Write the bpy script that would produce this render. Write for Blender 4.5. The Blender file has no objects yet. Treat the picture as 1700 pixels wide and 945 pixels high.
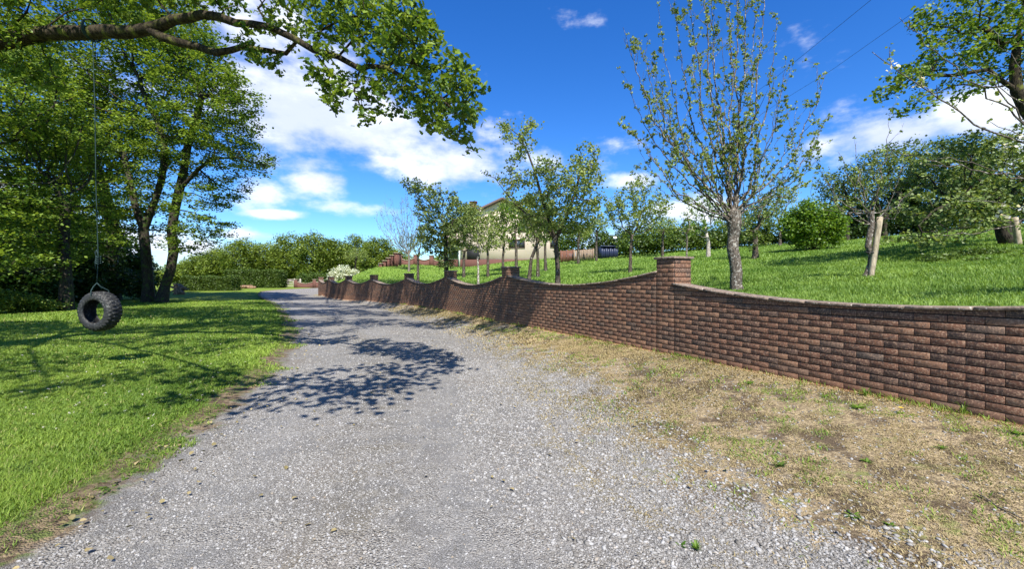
import bpy, math, random
import numpy as np
from mathutils import Vector
R = math.radians
C = bpy.context.scene.collection
scn = bpy.context.scene
rng = np.random.default_rng(7)
F = 713.0; EYE = 1.5; HY = 465.0; CX = 850.0      # measured lens (px), eye height, horizon row, centre column

# ------------------------------------------------------------------ camera, sky, sun
cam_d = bpy.data.cameras.new('camera'); cam = bpy.data.objects.new('camera', cam_d); C.objects.link(cam)
cam.location = (0, 0, EYE); cam.rotation_euler = (R(90), 0, 0)
cam_d.sensor_width = 36; cam_d.lens = 36*F/1700; cam_d.shift_y = -7.5/1700
cam_d.clip_start = 0.05; cam_d.clip_end = 6000
scn.camera = cam
SUN_AZ, SUN_EL = 168.5, 50.0
sd = Vector((math.sin(R(SUN_AZ))*math.cos(R(SUN_EL)), math.cos(R(SUN_AZ))*math.cos(R(SUN_EL)), math.sin(R(SUN_EL))))
sl = bpy.data.lights.new('sun', 'SUN'); sl.energy = 5.0; sl.angle = R(0.5); sl.color = (1, .955, .88)
so = bpy.data.objects.new('sun', sl); C.objects.link(so); so.rotation_euler = sd.to_track_quat('Z', 'Y').to_euler()
scn.view_settings.view_transform = 'Standard'; scn.view_settings.look = 'None'
scn.view_settings.gamma = 1; scn.view_settings.exposure = 1.0; scn.view_settings.use_curve_mapping = False

class G:
    """small node-graph helper"""
    def __init__(s, tree): s.t = tree; tree.nodes.clear()
    def n(s, typ, ins=None, **props):
        nd = s.t.nodes.new(typ)
        for k, v in props.items(): setattr(nd, k, v)
        for k, v in (ins or {}).items():
            sk = nd.inputs[k]
            if isinstance(v, bpy.types.NodeSocket): s.t.links.new(v, sk)
            else: sk.default_value = v
        return nd
    def m(s, op, a, b=None, c=None, clamp=False):
        nd = s.t.nodes.new('ShaderNodeMath'); nd.operation = op; nd.use_clamp = clamp
        for i, v in enumerate((a, b, c)):
            if v is None: continue
            if isinstance(v, bpy.types.NodeSocket): s.t.links.new(v, nd.inputs[i])
            else: nd.inputs[i].default_value = v
        return nd.outputs[0]
    def mix(s, f, a, b, typ='MIX'):
        nd = s.t.nodes.new('ShaderNodeMix'); nd.data_type = 'RGBA'; nd.blend_type = typ
        for k, v in ((0, f), (6, a), (7, b)):
            if isinstance(v, bpy.types.NodeSocket): s.t.links.new(v, nd.inputs[k])
            else: nd.inputs[k].default_value = v if k == 0 else (*v[:3], 1)
        return nd.outputs[2]
    def ss(s, v, a, b):
        nd = s.t.nodes.new('ShaderNodeMapRange'); nd.interpolation_type = 'SMOOTHSTEP'
        s.t.links.new(v, nd.inputs[0]); nd.inputs[1].default_value = a; nd.inputs[2].default_value = b
        return nd.outputs[0]
    def noise(s, vec, scale, detail=3, rough=.55):
        nd = s.n('ShaderNodeTexNoise', {'Scale': scale, 'Detail': detail, 'Roughness': rough})
        if vec is not None: s.t.links.new(vec, nd.inputs['Vector'])
        return nd.outputs[0]
    def att(s, name, out='Fac'): return s.n('ShaderNodeAttribute', attribute_name=name).outputs[out]
    def ramp(s, f, stops):
        nd = s.t.nodes.new('ShaderNodeValToRGB'); e = nd.color_ramp.elements
        while len(e) < len(stops): e.new(0.5)
        for i, (p, c) in enumerate(stops): e[i].position = p; e[i].color = (*c, 1)
        s.t.links.new(f, nd.inputs[0]); return nd.outputs[0]

world = bpy.data.worlds.new('World'); scn.world = world; world.use_nodes = True
g = G(world.node_tree)
sky = g.n('ShaderNodeTexSky', sky_type='NISHITA', sun_disc=False, sun_elevation=R(SUN_EL), sun_rotation=R(SUN_AZ),
          altitude=300, air_density=1.0, dust_density=0.25, ozone_density=4.0)
tc = g.n('ShaderNodeTexCoord').outputs['Generated']
sep = g.n('ShaderNodeSeparateXYZ', {0: tc})
az = g.m('ARCTAN2', sep.outputs[0], sep.outputs[1]); el = g.m('ARCSINE', sep.outputs[2])
hs = g.n('ShaderNodeHueSaturation', {'Saturation': 1.3, 'Value': 1.5, 'Hue': 0.508, 'Color': sky.outputs[0]})
def px_dir(px, py):
    x, y, z = (px-CX)/F, 1.0, (HY-py)/F
    return math.atan2(x, y), math.asin(z/math.sqrt(x*x+y*y+z*z))
CLOUDS = [  # px, py, half width, half height, weight : where cloud banks stand in the sky
    (500,170,170,105,.9), (600,215,160,60,.75), (760,265,130,60,.75), (660,240,120,70,.65), (440,60,130,90,.7), (530,300,60,22,.7), (500,270,120,30,.5),
    (460,357,42,9,1.0), (410,390,60,12,.7), (330,420,90,25,.7), (430,320,50,30,.6), (640,350,90,16,.45), (560,90,90,60,.5),
    (930,270,90,40,.45), (1060,300,60,18,.6), (1180,345,150,30,.6), (1010,380,120,40,.6), (1480,225,160,36,.95), (1620,190,120,45,1.0), (1385,240,70,30,.6),
    (985,22,40,28,.12), (760,10,40,14,.1), (1430,135,12,10,.05), (1700,240,120,60,.8), (60,330,180,60,.5), (200,410,140,40,.8)]
tot = None
for (px, py, w, h, wt) in CLOUDS:
    a0, e0 = px_dir(px, py); a1, _ = px_dir(px+w, py); _, e1 = px_dir(px, py-h)
    da = g.m('MULTIPLY', g.m('SUBTRACT', az, a0), 1/abs(a1-a0)); de = g.m('MULTIPLY', g.m('SUBTRACT', el, e0), 1/abs(e1-e0))
    r2 = g.m('ADD', g.m('MULTIPLY', da, da), g.m('MULTIPLY', de, de))
    v = g.m('MULTIPLY', g.m('EXPONENT', g.m('MULTIPLY', r2, -0.9)), wt)
    tot = v if tot is None else g.m('MAXIMUM', tot, v)
cv = g.n('ShaderNodeCombineXYZ', {0: az, 1: g.m('MULTIPLY', el, 1.9), 2: 0.0}).outputs[0]
n1 = g.noise(cv, 5.5, 8, .58); n2 = g.noise(cv, 2.6, 3, .5)
wisp = g.m('MULTIPLY', g.ss(g.noise(cv, 4.0, 7, .62), .56, .8), .25)
den = g.m('ADD', tot, g.m('MULTIPLY', g.m('SUBTRACT', n1, .5), 2.1))
cov = g.ss(den, .22, .80)
cov = g.m('MULTIPLY', cov, .93)
# behind the camera some more broken cloud
shade = g.ss(g.m('ADD', n1, g.m('MULTIPLY', g.m('SUBTRACT', n2, .5), .8)), .42, .66)
ccol = g.mix(shade, (6.0, 6.6, 8.2), (8.8, 9.1, 9.8))
blue = g.mix(1.0, hs.outputs[0], (.66,.84,1.0), 'MULTIPLY')
skyc = g.mix(cov, blue, ccol)
bg = g.n('ShaderNodeBackground', {'Color': skyc, 'Strength': 0.073})
out = g.n('ShaderNodeOutputWorld'); g.t.links.new(bg.outputs[0], out.inputs[0])

# ------------------------------------------------------------------ object helpers
def tag(o, label=None, cat=None, group=None, kind=None):
    if label: o['label'] = label
    if cat: o['category'] = cat
    if group: o['group'] = group
    if kind: o['kind'] = kind
    return o
def empty(name, loc, label=None, cat=None, group=None, rz=0):
    o = bpy.data.objects.new(name, None); C.objects.link(o); o.location = loc; o.rotation_euler = (0, 0, rz)
    o.empty_display_size = .2
    return tag(o, label, cat, group)
def np_mesh(name, V, polys, mat, parent=None, smooth=False, attrs=None):
    """polys: list of (k, array(n,k)) index arrays; V in world space (moved into the parent's frame by translation)"""
    V = np.asarray(V, dtype=np.float64).reshape(-1, 3)
    me = bpy.data.meshes.new(name)
    me.vertices.add(len(V))
    q = parent
    while q is not None: V = V - np.array(q.location); q = q.parent
    me.vertices.foreach_set('co', V.astype(np.float32).ravel())
    flat = np.concatenate([np.asarray(p).ravel() for p in polys]).astype(np.int32)
    tots = np.concatenate([np.full(len(p), np.asarray(p).shape[1]) for p in polys]).astype(np.int32)
    starts = np.concatenate([[0], np.cumsum(tots)[:-1]]).astype(np.int32)
    me.loops.add(len(flat)); me.loops.foreach_set('vertex_index', flat)
    me.polygons.add(len(tots)); me.polygons.foreach_set('loop_start', starts); me.polygons.foreach_set('loop_total', tots)
    if smooth: me.polygons.foreach_set('use_smooth', np.ones(len(tots), dtype=bool))
    for k, v in (attrs or {}).items():
        v = np.asarray(v, dtype=np.float32)
        if v.ndim == 1:
            a = me.attributes.new(k, 'FLOAT', 'POINT'); a.data.foreach_set('value', v)
        else:
            a = me.attributes.new(k, 'FLOAT_VECTOR', 'POINT'); a.data.foreach_set('vector', v.ravel())
    me.update(); me.validate()
    for m_ in (mat if isinstance(mat, (list, tuple)) else [mat]): me.materials.append(m_)
    o = bpy.data.objects.new(name, me); C.objects.link(o)
    if parent is not None: o.parent = parent
    return o
class MB:
    """collects boxes, tubes and prisms, links them as one mesh object"""
    def __init__(s): s.V = []; s.P = {}; s.n = 0
    def add(s, V, faces):
        for f in faces: s.P.setdefault(len(f), []).append([i+s.n for i in f])
        s.V.extend([tuple(v) for v in V]); s.n += len(V)
    def box(s, c, size, rz=0, bev=0, tilt=None):
        x, y, z = [d/2 for d in size]; ca, sa = math.cos(rz), math.sin(rz)
        b = min(bev, x*.9, y*.9, z*.9)
        pts = []
        if b <= 0:
            L = [(i*x, j*y, k*z) for k in (-1, 1) for j in (-1, 1) for i in (-1, 1)]
            fs = [(0,2,3,1),(4,5,7,6),(0,1,5,4),(2,6,7,3),(0,4,6,2),(1,3,7,5)]
        else:
            L = []; idx = {}
            for i in (-1, 1):
                for j in (-1, 1):
                    for k in (-1, 1):
                        idx[(i,j,k,0)] = len(L); L.append((i*x, j*(y-b), k*(z-b)))
                        idx[(i,j,k,1)] = len(L); L.append((i*(x-b), j*y, k*(z-b)))
                        idx[(i,j,k,2)] = len(L); L.append((i*(x-b), j*(y-b), k*z))
            fs = []
            for i in (-1, 1):
                q = [idx[(i,-1,-1,0)], idx[(i,1,-1,0)], idx[(i,1,1,0)], idx[(i,-1,1,0)]]; fs.append(q if i > 0 else q[::-1])
                q = [idx[(-1,i,-1,1)], idx[(1,i,-1,1)], idx[(1,i,1,1)], idx[(-1,i,1,1)]]; fs.append(q[::-1] if i > 0 else q)
                q = [idx[(-1,-1,i,2)], idx[(1,-1,i,2)], idx[(1,1,i,2)], idx[(-1,1,i,2)]]; fs.append(q if i > 0 else q[::-1])
            for i in (-1, 1):
                for j in (-1, 1):
                    q = [idx[(i,j,-1,0)], idx[(i,j,-1,1)], idx[(i,j,1,1)], idx[(i,j,1,0)]]; fs.append(q if i*j > 0 else q[::-1])
                    q = [idx[(i,-1,j,0)], idx[(i,-1,j,2)], idx[(i,1,j,2)], idx[(i,1,j,0)]]; fs.append(q[::-1] if i*j > 0 else q)
                    q = [idx[(-1,i,j,1)], idx[(-1,i,j,2)], idx[(1,i,j,2)], idx[(1,i,j,1)]]; fs.append(q if i*j > 0 else q[::-1])
            for key in [(i,j,k) for i in (-1,1) for j in (-1,1) for k in (-1,1)]:
                t = [idx[key+(0,)], idx[key+(1,)], idx[key+(2,)]]; fs.append(t if key[0]*key[1]*key[2] > 0 else t[::-1])
        for (a, bb, cc) in L:
            if tilt: a, bb = a+tilt[0]*(cc+z), bb+tilt[1]*(cc+z)
            pts.append((c[0]+a*ca-bb*sa, c[1]+a*sa+bb*ca, c[2]+cc))
        s.add(pts, fs)
    def tube(s, pts, rad, sides=8, cap=True):
        pts = [Vector(p) for p in pts]; n = len(pts)
        if not hasattr(rad, '__len__'): rad = [rad]*n
        ref = Vector((.31, .17, .93)); V = []
        for i, p in enumerate(pts):
            d = (pts[min(i+1, n-1)]-pts[max(i-1, 0)]).normalized()
            if i == 0: u = d.cross(ref if abs(d.dot(ref)) < .9 else Vector((1, 0, 0))).normalized()
            else: u = (u-d*u.dot(d)).normalized()
            w = d.cross(u)
            for k in range(sides):
                a = 2*math.pi*k/sides; V.append(p+(u*math.cos(a)+w*math.sin(a))*rad[i])
        fs = [(i*sides+k, i*sides+(k+1) % sides, (i+1)*sides+(k+1) % sides, (i+1)*sides+k) for i in range(n-1) for k in range(sides)]
        if cap: fs += [tuple(range(sides))[::-1], tuple((n-1)*sides+k for k in range(sides))]
        s.add(V, fs)
    def build(s, name, mat, parent=None, smooth=False, attrs=None):
        return np_mesh(name, s.V, [np.array(v) for v in s.P.values()], mat, parent, smooth, attrs)

def at(px, py, D): return np.array([(px-CX)/F*D, D, EYE+(HY-py)/F*D])

# ------------------------------------------------------------------ terrain
P = [(9.7,-7.95),(7.3,-2.95),(4.9,2.03),(2.5,7.0),(-.2,12.1),(-2.6,17.0),(-5.4,21.8),(-8.6,26.2),(-11.7,30.3),(-14.6,34.2),(-17.2,38.2)]
PW = np.array(P)
def sstep(x, a, b):
    t = np.clip((x-a)/(b-a), 0, 1); return t*t*(3-2*t)
def wall_dist(X, Y):
    """distance behind (positive, orchard side) the front face line of the wall"""
    X = np.asarray(X, float); Y = np.asarray(Y, float)
    best = np.full(X.shape, 1e9); sgn = np.ones(X.shape)
    ext = np.vstack([[21.7, -33], PW, [-17.2, 38.2]+np.array([-.1, 30.0])])
    for a, b in zip(ext[:-1], ext[1:]):
        d = b-a; L = np.hypot(*d); d = d/L
        t = np.clip((X-a[0])*d[0]+(Y-a[1])*d[1], 0, L)
        qx, qy = X-a[0]-t*d[0], Y-a[1]-t*d[1]
        dist = np.hypot(qx, qy); side = np.sign((X-a[0])*d[1]-(Y-a[1])*d[0])
        m = dist < best-1e-9; best = np.where(m, dist, best); sgn = np.where(m, side, sgn)
    return best*sgn
def road_z(Y): return .5*sstep(Y, 25, 75)
def orch_z(X, Y):
    s = np.clip(wall_dist(X, Y), 0, 200)
    z = 1.13+.06*np.minimum(s, 4)+.12*np.clip(s-4, 0, None)
    z = np.where(z > 4.2, 4.2+1.4*np.tanh((z-4.2)/1.4*.55), z)
    z = z+.075*np.clip(Y-24, 0, 16)*sstep(s, .5, 5)*sstep(-X, 4, 12)
    z = z+.55*np.exp(-((X+2)/12)**2-((Y-50)/9)**2)
    return z+.03*np.sin(X*.7+Y*.31)+.025*np.sin(X*.23-Y*.9)
LP = np.array([(-2.4,-12),(-2.55,-4),(-2.62,0),(-2.68,2.3),(-2.7,2.76),(-2.8,3.27),(-2.98,3.7),(-3.2,4.8),(-3.6,6.08),(-4.36,8.29),(-6.2,12.3),(-9.3,17.8),(-13.9,25.5),(-17.2,30.5),(-24,41),(-28,50),(-26,60),(-19,69),(-4,76)])
RP = np.array([(1.9,-12),(1.75,-4),(1.5,0),(1.25,2.2),(.93,2.64),(.67,3.2),(.47,4.2),(.34,5.0),(.2,6.2),(-.24,8.5),(-1.5,11.9),(-3.5,16.5),(-6.7,22.3),(-10.2,28),(-16.3,36.5),(-18.4,40.5),(-17.5,46),(-12,52),(0,56)])
def resample(Q, n, dens=None):
    Q = np.asarray(Q, float); t = np.arange(len(Q))
    tt = np.linspace(0, len(Q)-1, n); o = []
    for k in range(2):   # Catmull-Rom
        i = np.clip(tt.astype(int), 0, len(Q)-2); f = tt-i
        p0 = Q[np.clip(i-1, 0, None), k]; p1 = Q[i, k]; p2 = Q[i+1, k]; p3 = Q[np.clip(i+2, None, len(Q)-1), k]
        o.append(.5*(2*p1+(p2-p0)*f+(2*p0-5*p1+4*p2-p3)*f**2+(3*p1-p0-3*p2+p3)*f**3))
    return np.stack(o, 1)
LC, RC = resample(LP, 500), resample(RP, 500)
def XL(Y): return np.interp(Y, LC[:410, 1], LC[:410, 0])
def XR(Y): return np.interp(Y, RC[:390, 1], RC[:390, 0])
def XW(Y): return np.interp(Y, PW[:, 1], PW[:, 0])
def lawn_z(X, Y):
    X = np.asarray(X, float); Y = np.asarray(Y, float)
    e = np.clip(XL(Y)-X, 0, None)
    return road_z(Y)+.05*sstep(e, 0, .6)+.0*e+.03*np.sin(X*.45)*np.sin(Y*.33)*sstep(e, 1, 4)
def verge_z(X, Y):
    xr, xw = XR(Y), XW(Y); f = np.clip((X-xr)/np.maximum(xw-xr, .3), 0, 1)
    return road_z(Y)+.30*f**1.15*sstep(xw-xr, .2, 1.6)+.22*f*(1-sstep(xw-xr, .2, 1.6))
def ground_z(X, Y):
    s = wall_dist(X, Y)
    if s > .2: return float(orch_z(X, Y))
    if X > XR(Y): return float(verge_z(X, Y))
    return float(lawn_z(X, Y))
def hit(px, py, lo=4.0, hi=120.0):
    """where the sight line through a photo pixel meets the built terrain"""
    D = lo
    while D < hi:
        p = at(px, py, D)
        if p[2] <= ground_z(p[0], p[1]): break
        D *= 1.004
    p = at(px, py, D); p[2] = ground_z(p[0], p[1]); return p

# ------------------------------------------------------------------ materials
def mat(name, fn, bump=None):
    m = bpy.data.materials.new(name); m.use_nodes = True; g = G(m.node_tree)
    o = g.n('ShaderNodeOutputMaterial'); s = fn(g); g.t.links.new(s, o.inputs[0]); return m
def bsdf(g, col, rough=.8, bump=None, bdist=.01, bstr=1.0, spec=.3, metal=0):
    b = g.n('ShaderNodeBsdfPrincipled', {'Roughness': rough, 'Specular IOR Level': spec, 'Metallic': metal})
    if isinstance(col, bpy.types.NodeSocket): g.t.links.new(col, b.inputs[0])
    else: b.inputs[0].default_value = (*col, 1)
    if bump is not None:
        bn = g.n('ShaderNodeBump', {'Height': bump, 'Distance': bdist, 'Strength': bstr}); g.t.links.new(bn.outputs[0], b.inputs['Normal'])
    return b.outputs[0]
def pos(g): return g.n('ShaderNodeNewGeometry').outputs['Position']
def plain(name, col, rough=.7, var=.25, scale=6, bd=.004, metal=0, spec=.3):
    def f(g):
        p = pos(g); n = g.noise(p, scale, 5, .6); n2 = g.noise(p, scale*9, 3, .6)
        k = g.m('ADD', g.m('MULTIPLY', n, var*2), 1-var)
        c = g.mix(1.0, col, g.n('ShaderNodeCombineColor', {0: k, 1: k, 2: k}).outputs[0], 'MULTIPLY')
        return bsdf(g, c, rough, n2, bd, 1, spec, metal)
    return mat(name, f)
def leafmat(name, c0, c1, trans=.45, rough=.5, c2=None):
    def f(g):
        lc = g.att('lc'); c = g.mix(g.ss(lc, .1, .9), c0, c1)
        if c2: c = g.mix(g.ss(lc, .93, .96), c, c2)
        d = bsdf(g, c, rough, spec=.35)
        tcol = g.mix(1.0, c, (1.25, 1.15, .55), 'MULTIPLY')
        tr = g.n('ShaderNodeBsdfTranslucent', {0: tcol})
        return g.n('ShaderNodeMixShader', {0: trans, 1: d, 2: tr.outputs[0]}).outputs[0]
    return mat(name, f)
def bark(name, c0, c1, lichen=None, la=.58, moss=None, ma=.6, scale=7, bd=.03):
    def f(g):
        p = pos(g); mp = g.n('ShaderNodeMapping', {0: p}); mp.inputs['Scale'].default_value = (1, 1, .3)
        n = g.noise(mp.outputs[0], scale*3.2, 6, .65); c = g.mix(g.ss(n, .35, .65), c0, c1)
        if lichen: c = g.mix(g.ss(g.noise(p, scale*1.6, 5, .65), la, la+.05), c, lichen)
        if moss: c = g.mix(g.ss(g.noise(p, scale*.7, 4, .6), ma-.06, ma+.08), c, moss)
        return bsdf(g, c, .92, n, bd, 1, .12)
    return mat(name, f)
M = {}
M['oak_leaf'] = leafmat('oak_leaf', (.055,.12,.014), (.21,.30,.04), .42)
M['wood_leaf'] = leafmat('woodland_leaf', (.05,.11,.016), (.24,.34,.05), .42)
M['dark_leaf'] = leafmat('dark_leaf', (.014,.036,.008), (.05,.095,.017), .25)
M['apple_leaf'] = leafmat('apple_leaf', (.12,.185,.04), (.31,.38,.11), .42, c2=(.62,.55,.5))
M['dull_leaf'] = leafmat('dull_leaf', (.06,.10,.025), (.24,.31,.09), .35)
M['bright_leaf'] = leafmat('bright_leaf', (.06,.14,.012), (.18,.29,.035), .42)
M['hedge_leaf'] = leafmat('hedge_leaf', (.035,.075,.012), (.12,.18,.028), .3)
M['far_leaf'] = leafmat('far_leaf', (.08,.135,.02), (.24,.31,.05), .35)
M['white_leaf'] = leafmat('white_leaf', (.35,.40,.28), (.72,.75,.62), .3)
M['blossom'] = leafmat('blossom', (.75,.68,.66), (.85,.82,.80), .4)
M['blade'] = leafmat('grass_blade', (.095,.18,.018), (.27,.375,.055), .38, .55, c2=(.42,.38,.15))
M['blade_orch'] = leafmat('meadow_blade', (.095,.19,.022), (.26,.385,.075), .38, .5)
M['dry_blade'] = leafmat('dry_blade', (.20,.165,.07), (.42,.335,.17), .25, .7)
M['oak_bark'] = bark('oak_bark', (.014,.011,.008), (.058,.046,.030), moss=(.11,.115,.025), ma=.58)
M['wood_bark'] = bark('woodland_bark', (.018,.015,.012), (.06,.05,.038), moss=(.05,.08,.018), ma=.56)
M['apple_bark'] = bark('apple_bark', (.03,.024,.018), (.11,.09,.068), lichen=(.42,.40,.35), la=.60, scale=10)
M['grey_bark'] = bark('lichen_bark', (.05,.042,.034), (.17,.14,.11), lichen=(.38,.36,.31), la=.545, scale=14)
M['pale_bark'] = bark('pale_trunk_bark', (.09,.075,.06), (.30,.26,.22), lichen=(.55,.51,.45), la=.50, scale=16, bd=.02)
M['twig'] = bark('bare_twig_bark', (.10,.085,.07), (.26,.23,.19), scale=20)
M['cream'] = plain('cream_render', (.86,.68,.58), .9, .05, 3)
M['plinth'] = plain('red_plinth', (.115,.052,.040), .9, .2, 8)
M['roof'] = plain('brown_roof_tile', (.13,.085,.07), .85, .25, 3)
M['fascia'] = plain('dark_fascia', (.10,.07,.055), .6, .15)
M['white'] = plain('white_paint', (.78,.78,.75), .5, .04)
M['dark'] = plain('dark_interior', (.02,.02,.022), .6, .2)
M['glass'] = plain('window_glass', (.03,.035,.04), .06, .1, spec=.8)
M['fence'] = plain('weathered_fence', (.23,.17,.12), .9, .3, 5)
M['fence_red'] = plain('stained_fence', (.15,.068,.045), .85, .25, 5)
M['stake'] = bark('weathered_stake', (.23,.19,.13), (.44,.37,.26), scale=6, bd=.008)
M['bin'] = plain('navy_plastic', (.022,.032,.07), .4, .2)
M['gate'] = plain('weathered_gate', (.36,.33,.28), .9, .2, 4)
M['stump'] = bark('stump_wood', (.13,.075,.045), (.36,.23,.15), scale=4)
def f_rub(g):
    p = pos(g); n = g.noise(p, 26, 6, .75); n2 = g.noise(p, 90, 3, .6)
    c = g.mix(g.ss(n, .3, .7), (.010,.010,.010), (.03,.03,.029)); c = g.mix(g.ss(g.noise(p, 34, 5, .7), .56, .66), c, (.15,.155,.14))
    return bsdf(g, c, .6, n2, .005, 1, .4)
M['rubber'] = mat('worn_rubber', f_rub)
M['rope'] = plain('teal_rope', (.018,.04,.04), .8, .3, 40, .003)
M['cable'] = plain('black_cable', (.015,.015,.02), .5, .1)
M['dandelion'] = plain('dandelion_yellow', (.85,.60,.01), .7, .1, 60)

def gravel_col(g, p, sc=1.0):
    v = g.n('ShaderNodeTexVoronoi', {'Vector': p, 'Scale': 85*sc, 'Randomness': 1.0}); v2 = g.n('ShaderNodeTexVoronoi', {'Vector': p, 'Scale': 190*sc})
    cs = g.n('ShaderNodeSeparateColor', {0: v.outputs['Color']}); cs2 = g.n('ShaderNodeSeparateColor', {0: v2.outputs['Color']})
    c = g.ramp(cs.outputs[0], [(0, (.115,.10,.085)), (.3, (.195,.178,.155)), (.65, (.275,.257,.228)), (.92, (.345,.327,.295)), (1, (.44,.43,.41))])
    c2 = g.ramp(cs2.outputs[1], [(0, (.065,.058,.05)), (.5, (.205,.195,.18)), (1, (.36,.35,.335))])
    small = g.ss(g.noise(p, 2.2, 4, .6), .42, .56)
    c = g.mix(small, c, c2)
    c = g.mix(g.m('MULTIPLY', g.ss(g.noise(p, 1.1, 5, .65), .5, .72), .35), c, (.26,.20,.13))
    h = g.m('SUBTRACT', 1.0, g.m('MULTIPLY', v.outputs['Distance'], 1.0)); h2 = g.m('SUBTRACT', 1.0, v2.outputs['Distance'])
    hh = g.m('ADD', g.m('MULTIPLY', h, g.m('SUBTRACT', 1.0, small)), g.m('MULTIPLY', h2, g.m('MULTIPLY', small, .5)))
    crack = g.ss(v.outputs['Distance'], .45, .75)
    c = g.mix(g.m('MULTIPLY', crack, .4), c, (.08,.07,.055))
    return c, hh
def f_drive(g):
    p = pos(g); c, h = gravel_col(g, p)
    e = g.att('edge'); n = g.noise(p, 2.0, 6, .7)      # metres inside the left grass edge
    dm = g.ss(g.m('ADD', e, g.m('MULTIPLY', g.m('SUBTRACT', n, .5), 1.1)), .16, -.10)
    dirt = g.mix(g.ss(g.noise(p, 14, 5, .7), .38, .62), (.075,.05,.03), (.23,.17,.10))
    dirt = g.mix(g.m('MULTIPLY', g.ss(g.noise(p, 6, 4, .7), .52, .6), .8), dirt, (.09,.13,.025))
    c = g.mix(dm, c, dirt)
    er = g.att('edger')
    vm = g.m('MULTIPLY', g.ss(g.m('ADD', er, g.m('MULTIPLY', g.m('SUBTRACT', g.noise(p, 3.2, 6, .75), .5), 2.4)), .25, -.15), .85)
    sand = g.mix(g.ss(g.noise(p, 26, 4, .7), .4, .6), (.12,.095,.05), (.34,.28,.14))
    c = g.mix(vm, c, sand)
    def track(c0, w): d_ = g.m('MULTIPLY', g.m('SUBTRACT', g.m('ADD', e, g.m('MULTIPLY', g.noise(p, .6, 2), .5)), c0), 1/w); return g.m('EXPONENT', g.m('MULTIPLY', g.m('MULTIPLY', d_, d_), -1.0))
    tk = g.m('ADD', track(2.65, .45), track(1.1, .35), clamp=True)
    c = g.mix(g.m('MULTIPLY', tk, .28), c, g.mix(g.noise(p, 160, 3), (.20,.195,.185), (.34,.33,.315)))
    mid = g.m('MULTIPLY', g.m('MULTIPLY', track(1.95, .3), g.ss(g.noise(p, 2.3, 5, .7), .45, .62)), .45)
    c = g.mix(mid, c, (.15,.125,.075))
    wear = g.m('MULTIPLY', g.ss(g.noise(p, .55, 4, .6), .44, .68), .5)
    c = g.mix(wear, c, g.mix(1, c, (1.25,1.25,1.28), 'MULTIPLY'))
    return bsdf(g, c, .85, h, .018, 1, .25)
def f_verge(g):
    p = pos(g); gc, h = gravel_col(g, p); e = g.att('edger')
    n = g.noise(p, 1.7, 6, .72); n5 = g.noise(p, 7, 5, .75)
    sand = g.mix(g.ss(g.noise(p, 34, 5, .75), .36, .64), (.15,.11,.065), (.43,.335,.195))
    sand = g.mix(g.ss(g.noise(p, 4.5, 6, .7), .55, .64), sand, (.21,.215,.075))
    sand = g.mix(g.m('MULTIPLY', g.ss(g.noise(p, 2.6, 7, .78), .47, .58), .9), sand, (.085,.06,.038))
    gm = g.ss(g.m('ADD', g.m('MULTIPLY', e, .62), g.m('MULTIPLY', g.m('SUBTRACT', g.m('ADD', n, g.m('MULTIPLY', n5, .5)), .75), 3.2)), .62, .1)
    c = g.mix(gm, sand, gc)
    c = g.mix(g.ss(g.att('wallf'), .93, .985), c, (.36,.19,.10))
    hh = g.m('ADD', g.m('MULTIPLY', h, .6), g.m('MULTIPLY', g.noise(p, 60, 4, .7), .6))
    return bsdf(g, c, .9, hh, .02, 1, .2)
def f_lawn(c0, c1, c2):
    def f(g):
        p = pos(g); n = g.noise(p, .8, 5, .6); n2 = g.noise(p, 22, 5, .75)
        c = g.mix(g.ss(n2, .3, .7), c0, c1); c = g.mix(g.m('MULTIPLY', g.ss(n, .5, .75), .5), c, c2)
        return bsdf(g, c, .9, g.noise(p, 60, 4, .8), .03, 1, .15)
    return f
M['drive'] = mat('gravel', f_drive); M['verge'] = mat('dry_verge', f_verge)
M['lawn'] = mat('lawn_turf', f_lawn((.08,.13,.014), (.2,.27,.035), (.27,.28,.07)))
M['orch'] = mat('orchard_turf', f_lawn((.07,.14,.015), (.19,.28,.04), (.24,.28,.06)))
def f_stone(g):
    lc = g.att('lc'); c = g.ramp(lc, [(0, (.13,.12,.105)), (.35, (.208,.197,.18)), (.75, (.28,.27,.253)), (.95, (.35,.342,.33)), (.975, (.24,.19,.13)), (1, (.42,.41,.39))])
    n = g.noise(pos(g), 90, 3, .6); k = g.m('ADD', g.m('MULTIPLY', n, .5), .75)
    c = g.mix(1, c, g.n('ShaderNodeCombineColor', {0: k, 1: k, 2: k}).outputs[0], 'MULTIPLY')
    return bsdf(g, c, .8, n, .002, 1, .3)
M['stone'] = mat('crushed_stone', f_stone)
def f_brick(g):
    p = pos(g); a = g.att('lc'); b = g.att('lb')
    c = g.ramp(a, [(0, (.075,.055,.045)), (.15, (.12,.070,.050)), (.5, (.155,.074,.046)), (.8, (.175,.087,.053)), (.95, (.25,.135,.08)), (1, (.13,.10,.08))])
    n = g.noise(p, 60, 5, .7); n2 = g.noise(p, 28, 5, .75)
    c = g.mix(g.m('MULTIPLY', g.ss(n, .50, .60), .8), c, (.36,.23,.15))
    c = g.mix(g.m('MULTIPLY', g.ss(n2, .52, .60), .7), c, (.055,.042,.036))
    soil = g.ss(g.m('ADD', b, g.m('MULTIPLY', g.noise(p, 5, 4, .6), .16)), .30, .10)
    c = g.mix(g.m('MULTIPLY', soil, .55), c, (.30,.155,.09))
    return bsdf(g, c, .88, n, .0014, 1, .2)
M['brick'] = mat('rustic_brick', f_brick)
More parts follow.
